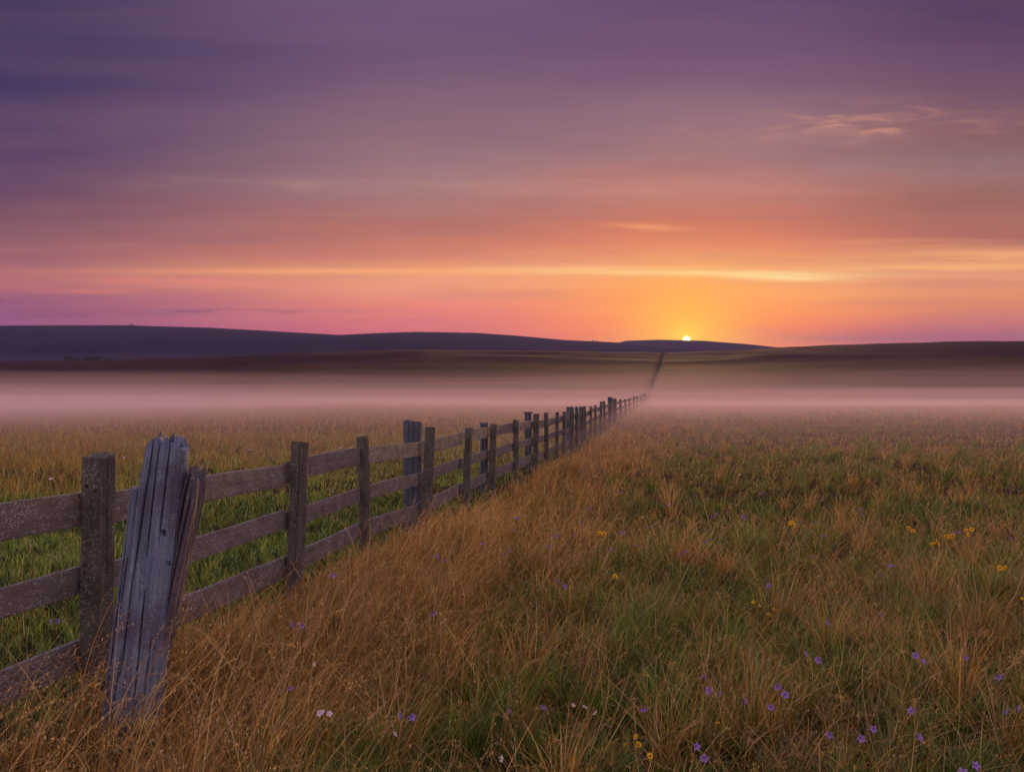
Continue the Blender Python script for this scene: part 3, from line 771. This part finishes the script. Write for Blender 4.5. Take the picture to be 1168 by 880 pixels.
# near and middle meadow, right of the fence and under it
def meadow(n, y0, y1, power, K, wmul, soup_fn, hmul=1.0):
    x, y = scatter(n, y0, y1, power)
    s = side_of(x, y); keep = s > -.10
    x, y = x[keep], y[keep]
    cell = np.where(y < 12, .26, .5)
    x, y, ox, oy, cr_ = clump(x, y, cell, .72)
    keep = (side_of(x, y) > -.16) & (y > .3); x, y, ox, oy, cr_ = (v[keep] for v in (x, y, ox, oy, cr_))
    n = len(x)
    w, names, T, grn, s = meadow_weights(x, y)
    colr, idx = pick_var(w, names)
    isg = (idx == 5) | (idx == 6) | (idx == 4)
    H = (.13 + np.interp(y, [0, 4, 8], [.25, .23, .19]) * T + .14 * vn(x * .9, y * .9, 90, 2)) * np.interp(y, [0, 8, 25, 60], [1, .85, .60, .50]) * np.where(isg, .80, 1.0) * (.55 + .6 * cr_) * rng.uniform(.45, 1.25, n) * hmul * (1 - .5 * np.exp(-(((x + 1.85) / .75) ** 2 + ((y - 3.0) / .7) ** 2) ** 2))
    H = H * np.where(y < 2.6, np.interp(y, [.9, 2.6], [.45, 1]), 1) * 1.35
    # wind and tussock splay
    wind = .35 + 1.0 * (vn(x * .5, y * .5, 13, 2) - .5) + PI / 2 * .8
    la = np.arctan2(ox + .10 * np.sin(wind) + .02 * rng.normal(size=n), oy + .10 * np.cos(wind) * .5)
    la = la + rng.normal(0, .9, n)
    th0 = np.abs(rng.normal(.12, .16, n)); th1 = th0 + np.abs(rng.normal(.95, .6, n)) + .25 * T
    z = ground_z(x, y) - .02
    W_ = (np.where(isg, .0042, .0030) * rng.uniform(.6, 1.3, n)) * wmul * np.maximum(1, y / 5.5) ** .8
    tip = colr * .55 + PAL['straw'] * .45 * rng.uniform(.4, 1.1, (n, 1)); tip = np.where(isg[:, None], colr * .85 + PAL['olive'] * .25, tip)
    br = rng.uniform(.45, 1.5, (n, 1))
    P = np.stack([x, y, z], -1)
    Tm = T > .5
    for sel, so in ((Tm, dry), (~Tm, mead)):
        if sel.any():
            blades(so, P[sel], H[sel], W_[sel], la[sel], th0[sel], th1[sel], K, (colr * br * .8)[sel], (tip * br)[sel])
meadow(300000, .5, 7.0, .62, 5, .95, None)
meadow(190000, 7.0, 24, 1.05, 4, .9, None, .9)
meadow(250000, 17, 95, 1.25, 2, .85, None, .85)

# left of the fence: short green pasture going olive and brown further off
def pasture(n, y0, y1, power, K, wmul):
    x, y = scatter(n, y0, y1, power)
    keep = side_of(x, y) < .02; x, y = x[keep], y[keep]
    x, y, ox, oy, cr_ = clump(x, y, np.where(y < 12, .2, .5), .6)
    keep = (side_of(x, y) < -.02) & (y > 1.2); x, y, ox, oy, cr_ = (v[keep] for v in (x, y, ox, oy, cr_)); n = len(x)
    s = -side_of(x, y)
    patch = vn(x * .5, y * .4, 155, 3)
    g = (1 - sst(s + (patch - .5) * 7, 1.5, 10.5)) * np.interp(y, [0, 12, 25], [1, 1, .3])
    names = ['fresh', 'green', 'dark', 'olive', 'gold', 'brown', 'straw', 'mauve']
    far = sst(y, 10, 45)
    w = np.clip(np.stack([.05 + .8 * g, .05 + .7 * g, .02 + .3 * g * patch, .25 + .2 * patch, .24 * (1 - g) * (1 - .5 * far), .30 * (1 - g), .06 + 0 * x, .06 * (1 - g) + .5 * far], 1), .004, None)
    colr, idx = pick_var(w, names); isg = idx < 4
    H = (.055 + .17 * (1 - g) + .08 * vn(x, y, 91, 2)) * (.55 + .6 * cr_) * rng.uniform(.5, 1.3, n) * 1.25
    la = rng.uniform(0, 2 * PI, n)
    th0 = np.abs(rng.normal(.15, .2, n)); th1 = th0 + np.abs(rng.normal(.9, .5, n))
    W_ = .0042 * rng.uniform(.6, 1.3, n) * wmul * np.maximum(1, y / 5.5) ** .8
    br = rng.uniform(.8, 1.35, (n, 1))
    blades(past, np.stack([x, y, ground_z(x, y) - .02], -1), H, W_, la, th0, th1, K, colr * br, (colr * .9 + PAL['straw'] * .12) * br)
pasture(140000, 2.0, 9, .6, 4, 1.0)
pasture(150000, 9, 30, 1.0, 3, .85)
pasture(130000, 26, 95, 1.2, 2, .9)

# long bending stalks with seed heads
def stalks(n, y0, y1, power, soup, band, hmin, hmax, nsp, spz, wmul=1.0, th=(.1, .9), K=8, name=None, left=False):
    x, y = scatter(n, y0, y1, power)
    T = tall_mask(x, y); s = side_of(x, y)
    if left: keep = s < -.5
    else: keep = (s > -.05) & (rng.random(n) < (band * T + (1 - band) * .55))
    x, y, T = x[keep], y[keep], T[keep]; n = len(x)
    H = rng.uniform(hmin, hmax, n) * (.75 + .35 * T)
    la = PI / 2 * .85 + rng.normal(0, .9, n)
    th0 = np.abs(rng.normal(th[0], .16, n)); th1 = th0 + np.abs(rng.normal(th[1], .45, n))
    c0 = pick(n, {'gold': 3, 'straw': 3, 'rust': 1.2, 'brown': 1}); br = rng.uniform(.7, 1.25, (n, 1))
    ctr = blades(soup, np.stack([x, y, ground_z(x, y) - .02], -1), H, .0023 * wmul * np.maximum(1, y / 5) ** .8 * np.ones(n), la, th0, th1, K, c0 * br * .8, c0 * br * .6 + PAL['straw'] * .5, pw=2.0)
    if nsp:
        pp = cloud_pts(ctr, .80, nsp, .0045)
        cs = np.repeat((c0 * .4 + PAL['straw'] * .65) * br, nsp, 0)
        spikelets(soup, pp, spz * np.repeat(np.maximum(1, y / 6) ** .7, nsp), cs, .4)
stalks(8500, 1.8, 8, .6, dry, 1.0, .34, .74, 14, .010, 1.15, th=(.2, 1.25))
stalks(8500, 1.6, 9, .6, mead, 0.0, .26, .52, 14, .009, 1.25, th=(.25, 1.3))
stalks(12000, 8, 28, .9, mead, .2, .24, .46, 7, .012)
stalks(7000, 26, 85, 1.0, mead, .2, .16, .3, 0, .012, 1.6, K=4)
stalks(3500, 9, 60, .9, past, 0, .2, .38, 3, .012, left=True, K=4)
stalks(4600, 1.7, 7, .6, mead, .3, .30, .55, 12, .010, 1.35, th=(.35, 1.9))
stalks(2400, 1.9, 6, .6, dry, 1.0, .40, .70, 12, .010, 1.3, th=(.3, 1.6))
# separate big tussocks with their own colour
def tussocks(n, y0, y1, power, nb_, soup_):
    x, y = scatter(n, y0, y1, power)
    keep = side_of(x, y) > .35; x, y = x[keep], y[keep]
    keep = ((x + 1.75) ** 2 + (y - 3.2) ** 2) > .9; x, y = x[keep], y[keep]; n = len(x)
    T = tall_mask(x, y); kind = rng.random(n); size = rng.uniform(.55, 1.15, n)
    rep = np.repeat(np.arange(n), nb_); m = len(rep)
    a = rng.uniform(0, 2 * PI, m); rr_ = np.abs(rng.normal(0, .055, m)) * size[rep]
    px_ = x[rep] + np.cos(a) * rr_; py_ = y[rep] + np.sin(a) * rr_
    la = np.arctan2(np.cos(a) + .55, np.sin(a) + .1) + rng.normal(0, .35, m)
    grn_ = (kind[rep] > .20 + .6 * T[rep]); gold_ = ~grn_
    cg = pick(m, {'green': 3, 'olive': 3, 'fresh': 1, 'dark': 1.2}); cd = pick(m, {'gold': 4, 'rust': 1.5, 'straw': 1.5, 'brown': 1, 'olive': .6})
    c_ = np.where(grn_[:, None], cg, cd) * rng.uniform(.55, 1.35, (m, 1))
    L = size[rep] * rng.uniform(.16, .46, m) * np.where(grn_, .9, 1.1)
    tip = np.where(grn_[:, None], c_ * .8 + PAL['olive'] * .3, c_ * .5 + PAL['straw'] * .5)
    blades(soup_, np.stack([px_, py_, ground_z(px_, py_) - .02], -1), L, .0034 * np.maximum(1, y[rep] / 5.5) ** .8 * rng.uniform(.6, 1.3, m), la, np.abs(rng.normal(.15, .12, m)), rng.uniform(.5, 1.9, m), 6, c_ * .75, tip, pw=1.7)
tussocks(720, 2.0, 8, .5, 100, mead)
tussocks(1100, 8, 26, .8, 45, mead)
tussocks(1500, 22, 60, .9, 22, mead)
# fallen, criss-crossing dead straws
def litter(n, y0, y1, soup):
    x, y = scatter(n, y0, y1, .6); keep = side_of(x, y) > -.1; x, y = x[keep], y[keep]; n = len(x)
    T = tall_mask(x, y)
    th0 = rng.uniform(.5, 1.25, n); th1 = th0 + rng.normal(.35, .3, n)
    c0 = pick(n, {'gold': 3, 'straw': 2.5, 'brown': 2, 'rust': 1.5}) * rng.uniform(.6, 1.2, (n, 1))
    blades(soup, np.stack([x, y, ground_z(x, y) + rng.uniform(.02, .22, n) * (.5 + T)], -1), rng.uniform(.2, .55, n), .0026 * np.ones(n) * np.maximum(1, y / 6), rng.uniform(0, 2 * PI, n), th0, th1, 6, c0, c0 * .7 + PAL['straw'] * .3)
litter(15000, 1.0, 9, mead)
# a mat of fine dark undergrowth close to the soil
x, y = scatter(110000, .6, 12, .8)
n = len(x); s = side_of(x, y)
c0 = np.where((s < 0)[:, None], pick(n, {'green': 3, 'dark': 2, 'olive': 1}), pick(n, {'dark': 2.5, 'olive': 2, 'brown': 2, 'green': 1.2}))
blades(mead, np.stack([x, y, ground_z(x, y) - .02], -1), rng.uniform(.06, .16, n), .005 * np.maximum(1, y / 5), rng.uniform(0, 2 * PI, n), rng.uniform(0, .7, n), rng.uniform(.6, 1.6, n), 3, c0, c0)

o = dry.build("dry_grass"); prop(o, "rank band of orange-brown dry grass leaning along the fence", kind='stuff'); o['category'] = 'grass'
o = mead.build("meadow_grass"); prop(o, "brown and green meadow grass with seed heads right of the fence", kind='stuff'); o['category'] = 'grass'
o = past.build("pasture_grass"); prop(o, "shorter green pasture grass left of the fence, browner far off", kind='stuff'); o['category'] = 'grass'

# ------------------------------------------------------------------ wild flowers
def flat_mat(name, c_, c2=None, trans=.3):
    m = bpy.data.materials.new(name); m.use_nodes = True; q = NT(m.node_tree)
    g = q.n('ShaderNodeTexCoord'); nz = q.noise(g.outputs['Object'], 140.0, 3, .6)
    cc_ = q.mix(q.mr(nz, .3, .7), (*c_, 1), (*(c2 or c_), 1))
    a_ = q.n('ShaderNodeBsdfDiffuse'); b_ = q.n('ShaderNodeBsdfTranslucent'); x_ = q.n('ShaderNodeMixShader'); x_.inputs[0].default_value = trans
    q.l(cc_, a_.inputs[0]); q.l(cc_, b_.inputs[0]); o_ = q.n('ShaderNodeOutputMaterial')
    q.l(a_.outputs[0], x_.inputs[1]); q.l(b_.outputs[0], x_.inputs[2]); q.l(x_.outputs[0], o_.inputs[0]); return m
MF = {'violet': flat_mat("violet_petal", (.24, .14, .50), (.36, .25, .66)), 'yellow': flat_mat("yellow_petal", (.80, .46, .02), (.85, .58, .05)),
      'white': flat_mat("white_petal", (.78, .72, .80), (.66, .58, .74)), 'stem': flat_mat("flower_stem", (.10, .12, .03), (.16, .12, .04)),
      'eye': flat_mat("flower_eye", (.50, .28, .03), (.35, .18, .02)), 'red': flat_mat("red_leaf", (.50, .06, .02), (.62, .16, .03))}
def petal(Lp, wp, up, curl, n=5):
    """one pointed petal along +x, as vertex rows"""
    rows = []
    for i in range(n + 1):
        u = i / n; w = wp * math.sin(PI * min(1, .12 + u * .88)) ** .7 * (1 if u < 1 else 0)
        rr_ = Lp * u; zz_ = up * math.sin(u * 1.5) + curl * u * u
        rows.append([(rr_, -w / 2, zz_ + .15 * w), (rr_, 0, zz_ - .1 * w), (rr_, w / 2, zz_ + .15 * w)])
    return np.array(rows)
def bloom_mesh(kind):
    V, Q = [], []
    nP, Lp, wp, up, curl = {'violet': (5, .021, .013, .012, -.002), 'yellow': (11, .014, .0055, .002, -.003), 'white': (5, .016, .012, .005, -.001)}[kind]
    for j in range(nP):
        R_ = petal(Lp * random.uniform(.85, 1.1), wp, up, curl); a = 2 * PI * j / nP + random.uniform(-.12, .12)
        ca, sa = math.cos(a), math.sin(a); b0 = len(V)
        for row in R_:
            for (x_, y_, z_) in row: V.append((x_ * ca - y_ * sa, x_ * sa + y_ * ca, z_))
        for i in range(len(R_) - 1):
            for k in range(2): Q.append((b0 + i * 3 + k, b0 + i * 3 + k + 1, b0 + i * 3 + k + 4, b0 + i * 3 + k + 3))
    return np_mesh("bloom", V, [np.array(Q)], [MF[kind]], True)
def eye_mesh(kind):
    r = .0055 if kind == 'yellow' else .0028; V = [(0, 0, r * .9)]; F3 = []; F4 = []
    for i, (rr_, zz_) in enumerate(((.6, .75), (1, .3), (.7, -.3))):
        for j in range(8): V.append((r * rr_ * math.cos(j * PI / 4), r * rr_ * math.sin(j * PI / 4), r * zz_))
    for j in range(8):
        F3.append((0, 1 + j, 1 + (j + 1) % 8))
        for i in range(2): F4.append((1 + i * 8 + j, 9 + i * 8 + j, 9 + i * 8 + (j + 1) % 8, 1 + i * 8 + (j + 1) % 8))
    return np_mesh("flower_centre", V, [np.array(F4), np.array(F3)], [MF['eye']], True)
def stem_mesh(pts, r=.0014):
    V, Q = [], []
    for i, p in enumerate(pts):
        for j in range(5): V.append((p[0] + r * math.cos(j * 1.2566), p[1] + r * math.sin(j * 1.2566), p[2]))
    for i in range(len(pts) - 1):
        for j in range(5): Q.append((i * 5 + j, i * 5 + (j + 1) % 5, i * 5 + 5 + (j + 1) % 5, i * 5 + 5 + j))
    return np_mesh("stem", V, [np.array(Q)], [MF['stem']], True)
BL = {k: [bloom_mesh(k) for _ in range(3)] for k in ('violet', 'yellow', 'white')}
EY = {k: eye_mesh(k) for k in BL}
def flower(kind, px, row, label, group, nb=1, h=None, size=1.0):
    """h: height of the bloom over the ground"""
    d = 5.0
    if h is None: h = .34
    for _ in range(12):
        x = (px - 584) / F * d; g = gz(x, d); T = float(tall_mask(np.array([x]), np.array([d]))[0])
        hh_ = h + .03 + .14 * T
        d = (CAMZ - g - hh_) * F / max(row - 455, 6)
        d = min(d, 80)
    x = (px - 584) / F * d; g = gz(x, d)
    lx, ly = random.uniform(-.05, .05), random.uniform(-.04, .04)
    e = empty("wildflower", (x - lx, d - ly, g), label, "wildflower", group)
    pts = [(lx * (i / 6) ** 2, ly * (i / 6) ** 2, hh_ * i / 6) for i in range(7)]
    link("stem", stem_mesh(pts, .0014 * max(1, d / 6)), e)
    sc = size * max(1, (d / 5)) ** .35
    for j in range(nb):
        b_ = link("bloom", random.choice(BL[kind]), e); oy_ = 0 if j == 0 else random.uniform(-.045, .03)
        b_.location = (lx + (0 if j == 0 else random.choice((-1, 1)) * random.uniform(.018, .04) * size), ly + (0 if j == 0 else random.uniform(-.02, .02)), hh_ + oy_)
        b_.rotation_euler = (random.uniform(.5, 1.3), random.uniform(-.5, .5), random.uniform(-.9, .9)); b_.scale = (sc * (random.uniform(.55, .8) if kind != 'yellow' or d < 5 else 1.3),) * 3; b_.rotation_euler.x = random.uniform(.9, 2.3)
        ey = link("flower_centre", EY[kind], b_); ey.location = (0, 0, .002)
fl = [ # near flowers, one label each
 ('violet', 803, 768, "violet wildflower just above the blooming violet pair, bottom centre-right", 1),
 ('violet', 818, 787, "pair of open violet blooms on one stem, largest violet flower in the meadow", 2),
 ('violet', 847, 796, "single violet wildflower immediately right of the largest violet pair", 1),
 ('violet', 877, 803, "violet bell-like bloom two stems right of the largest violet pair", 1),
 ('violet', 885, 779, "pale violet blooms side by side above the bell-like violet one", 2),
 ('violet', 932, 750, "slim violet wildflower in the dark green grass right of centre", 1),
 ('violet', 916, 743, "half-hidden violet bud beside the slim violet wildflower", 1),
 ('violet', 1049, 752, "pale lilac wildflower with two blooms in the lower right meadow", 2),
 ('violet', 1098, 747, "flat violet bloom held sideways near the right edge", 1),
 ('violet', 1037, 808, "deep violet bloom low in the grass under the pale lilac one", 1),
 ('violet', 993, 827, "tall violet spike with two blooms near the bottom edge", 2),
 ('violet', 1044, 837, "small purple bloom beside the tall violet spike, near the bottom", 1),
 ('violet', 1155, 804, "lilac wildflower with open petals in the lower right corner", 2),
 ('violet', 792, 847, "two nodding violet blooms right above the bottom edge", 2),
 ('violet', 1094, 878, "violet bloom cut by the bottom edge of the view", 2),
 ('violet', 733, 805, "pale bluish bloom left of the largest violet pair", 1),
 ('white', 667, 802, "whitish pink wildflower with three small blooms left of the pale bluish one", 3),
 ('violet', 1134, 768, "purple bloom above the lilac corner flower", 1),
 ('violet', 944, 833, "dim purple bloom half sunk in grass left of the tall spike", 1),
 ('violet', 1001, 699, "lone violet bloom in the brown grass right of the yellow pair", 1),
 ('violet', 940, 708, "lone violet bloom in green grass between yellow pair and right edge", 1),
 ('white', 361, 755, "white-lilac bloom in the dry grass right of the leaning post", 1),
 ('violet', 346, 711, "upright purple bloom in dry grass above the white-lilac one", 2),
 ('violet', 494, 697, "single violet bloom in the brown grass at lower centre", 1),
 ('white', 377, 811, "right white bloom of the low pair in the dry grass", 2),
 ('white', 368, 809, "left white bloom of the low pair in the dry grass", 1),
 ('violet', 459, 812, "pale violet bloom in tangled dry grass, bottom centre-left", 2),
 ('white', 453, 833, "whitish lilac bloom right under the pale violet one", 1),
 ('white', 571, 861, "white bloom at the bottom edge left of the centre", 1),
 ('violet', 621, 802, "blue-violet bloom by the dark grass hollow, bottom centre", 1),
 ('violet', 580, 807, "dull purple bloom left of the dark grass hollow", 1),
 ('violet', 332, 780, "dusky violet bloom deep in the dry grass", 1),
 ('violet', 378, 656, "purple bloom in front of the bottom rail by the fourth post", 2),
 ('violet', 67, 706, "violet bloom in the pasture seen between the lower rails", 2),
 ('yellow', 865, 689, "left yellow flower cluster of the pair in mid meadow", 3),
 ('yellow', 881, 693, "right yellow flower cluster of the pair in mid meadow", 2),
 ('yellow', 712, 845, "wide yellow flower cluster near the bottom edge", 4),
 ('yellow', 740, 858, "small yellow cluster just below right of the wide one", 2),
 ('yellow', 817, 821, "tiny yellow bloom between the violet flowers", 1),
 ('yellow', 1163, 681, "yellow cluster touching the right edge", 3),
 ('yellow', 1144, 646, "faint yellow cluster above the one at the right edge", 2),
 ('yellow', 1067, 616, "leftmost yellow cluster of the three on the right", 4),
 ('yellow', 1081, 613, "middle yellow cluster of the three on the right", 4),
 ('yellow', 1100, 605, "rightmost and highest yellow cluster of the three on the right", 3),
 ('yellow', 1035, 601, "single yellow bloom above left of the yellow three", 2),
 ('yellow', 900, 596, "dim yellow cluster in the brown mid meadow", 3),
 ('yellow', 684, 607, "yellow bloom near the fence side of the mid meadow", 2),
 ('yellow', 701, 656, "tiny yellow bloom in the mid meadow grass", 1),
]
for kd, px, ro, lb, nb in fl:
    flower(kd, px, ro, lb, "%s wildflowers close to the camera" % kd, nb, .34 if px > 140 else .2, 1.15 if kd != 'yellow' else 1.1)
farv = [(782, 628), (771, 594), (724, 621), (696, 626), (705, 607), (803, 616), (812, 588), (867, 562), (936, 568), (939, 610), (924, 633), (1014, 644), (1001, 654), (1150, 613), (1092, 607),
        (929, 595), (876, 667), (672, 578), (663, 594), (638, 661), (634, 611), (625, 622), (586, 604), (581, 627), (550, 618), (499, 633), (443, 611), (590, 590), (706, 560), (760, 575), (980, 580), (1120, 575), (655, 610), (741, 600), (850, 590)]
farw = [(400, 510), (389, 511), (377, 557), (287, 512), (140, 520), (60, 545), (230, 548), (46, 578)]
ORD = ["first", "second", "third", "fourth", "fifth", "sixth", "seventh", "eighth", "ninth", "tenth", "eleventh", "twelfth", "thirteenth", "fourteenth", "fifteenth"]
def band(ro): return 0 if ro < 600 else (1 if ro < 625 else 2)
BN = ("highest", "middle", "lowest")
for b_ in range(3):
    for i_, (px, ro) in enumerate(sorted(p for p in farv if band(p[1]) == b_)):
        flower('violet', px, ro, "tiny violet bloom, %s from the left in the %s band of violet dots" % (ORD[i_], BN[b_]), "violet blooms dotted in the middle meadow", random.choice((1, 1, 2)), .32, 1.1)
for i_, (px, ro) in enumerate(sorted(farw)):
    flower('white', px, ro, "tiny whitish bloom in the pasture beyond the fence, %s from the left" % ORD[i_], "whitish blooms dotted in the pasture", 2, .3, 1.5)

# ------------------------------------------------------------------ distant trees
ml, q, b, _ = principled("far_leaf", .9)
gt = q.n('ShaderNodeNewGeometry'); q.l(q.ramp(q.noise(gt.outputs['Position'], .4, 3), [(0.3, (.022, .032, .012, 1)), (.7, (.05, .055, .02, 1))]), b.inputs['Base Color'])
def crown_mesh(blobs, nleaf, size):
    V = []; n = nleaf
    bi = rng.integers(0, len(blobs), n); B = np.array(blobs)[bi]
    u = rng.normal(size=(n, 3)); u /= np.linalg.norm(u, axis=1, keepdims=True); r = rng.random(n) ** .4
    c_ = B[:, :3] + u * r[:, None] * B[:, 3:6]
    a_ = rng.normal(size=(n, 3)); a_ /= np.linalg.norm(a_, axis=1, keepdims=True); b_ = np.cross(a_, rng.normal(size=(n, 3))); b_ /= np.linalg.norm(b_, axis=1, keepdims=True)
    s_ = size * rng.uniform(.5, 1.3, (n, 1))
    V = np.stack([c_ - a_ * s_, c_ + b_ * s_ * .6, c_ + a_ * s_, c_ - b_ * s_ * .6], 1).reshape(-1, 3)
    return np_mesh("crown", V, [np.arange(n)[:, None] * 4 + np.array([[0, 1, 2, 3]])], [ml])
def trunk_mesh(h, r):
    V = []; Q = []
    for i in range(5):
        u = i / 4
        for j in range(7): V.append((r * (1 - .6 * u) * math.cos(j * .8976) + .12 * h * u * u, r * (1 - .6 * u) * math.sin(j * .8976), h * u))
    for i in range(4):
        for j in range(7): Q.append((i * 7 + j, i * 7 + (j + 1) % 7, i * 7 + 7 + (j + 1) % 7, i * 7 + 7 + j))
    return np_mesh("trunk", V, [np.array(Q)], [M_POST], True)
def tree(px, row_base, y, w, h, label, group=None, zb=None):
    x = (px - 584) / F * y; z = CAMZ + (455 - row_base) / F * y
    e = empty("tree", (x, y, z), label, "tree", group)
    link("trunk", trunk_mesh(h * .6, h * .06), e)
    blobs = [(random.uniform(-.35, .35) * w, random.uniform(-.3, .3) * w, h * random.uniform(.45, .8), w * random.uniform(.2, .3), w * random.uniform(.2, .3), h * random.uniform(.2, .28)) for _ in range(6)]
    link("crown", crown_mesh(blobs, 500, h * .06), e)
tree(150, 372.6, 1500, 11, 6, "small lone bush on the crest of the far left hill")
tree(158, 372.8, 1500, 7, 3.5, "lower bush beside the lone one on the far left hill")
tree(60, 372.9, 1500, 6, 3, "speck of a bush near the left end of the far hill crest")
tree(676, 390.2, 1500, 8, 4.5, "left one of two dots of trees on the saddle left of the sun")
tree(681, 390.6, 1500, 7, 4, "right one of two dots of trees on the saddle left of the sun")
for i in range(9):
    tree(75 + i * 6.2 + random.uniform(-1, 1), 414, 860, random.uniform(8, 11), random.uniform(6.5, 8.5), "dark tree at the far left hill foot, %s from the left in its row" % ORD[i], "row of dark trees at the hill foot")
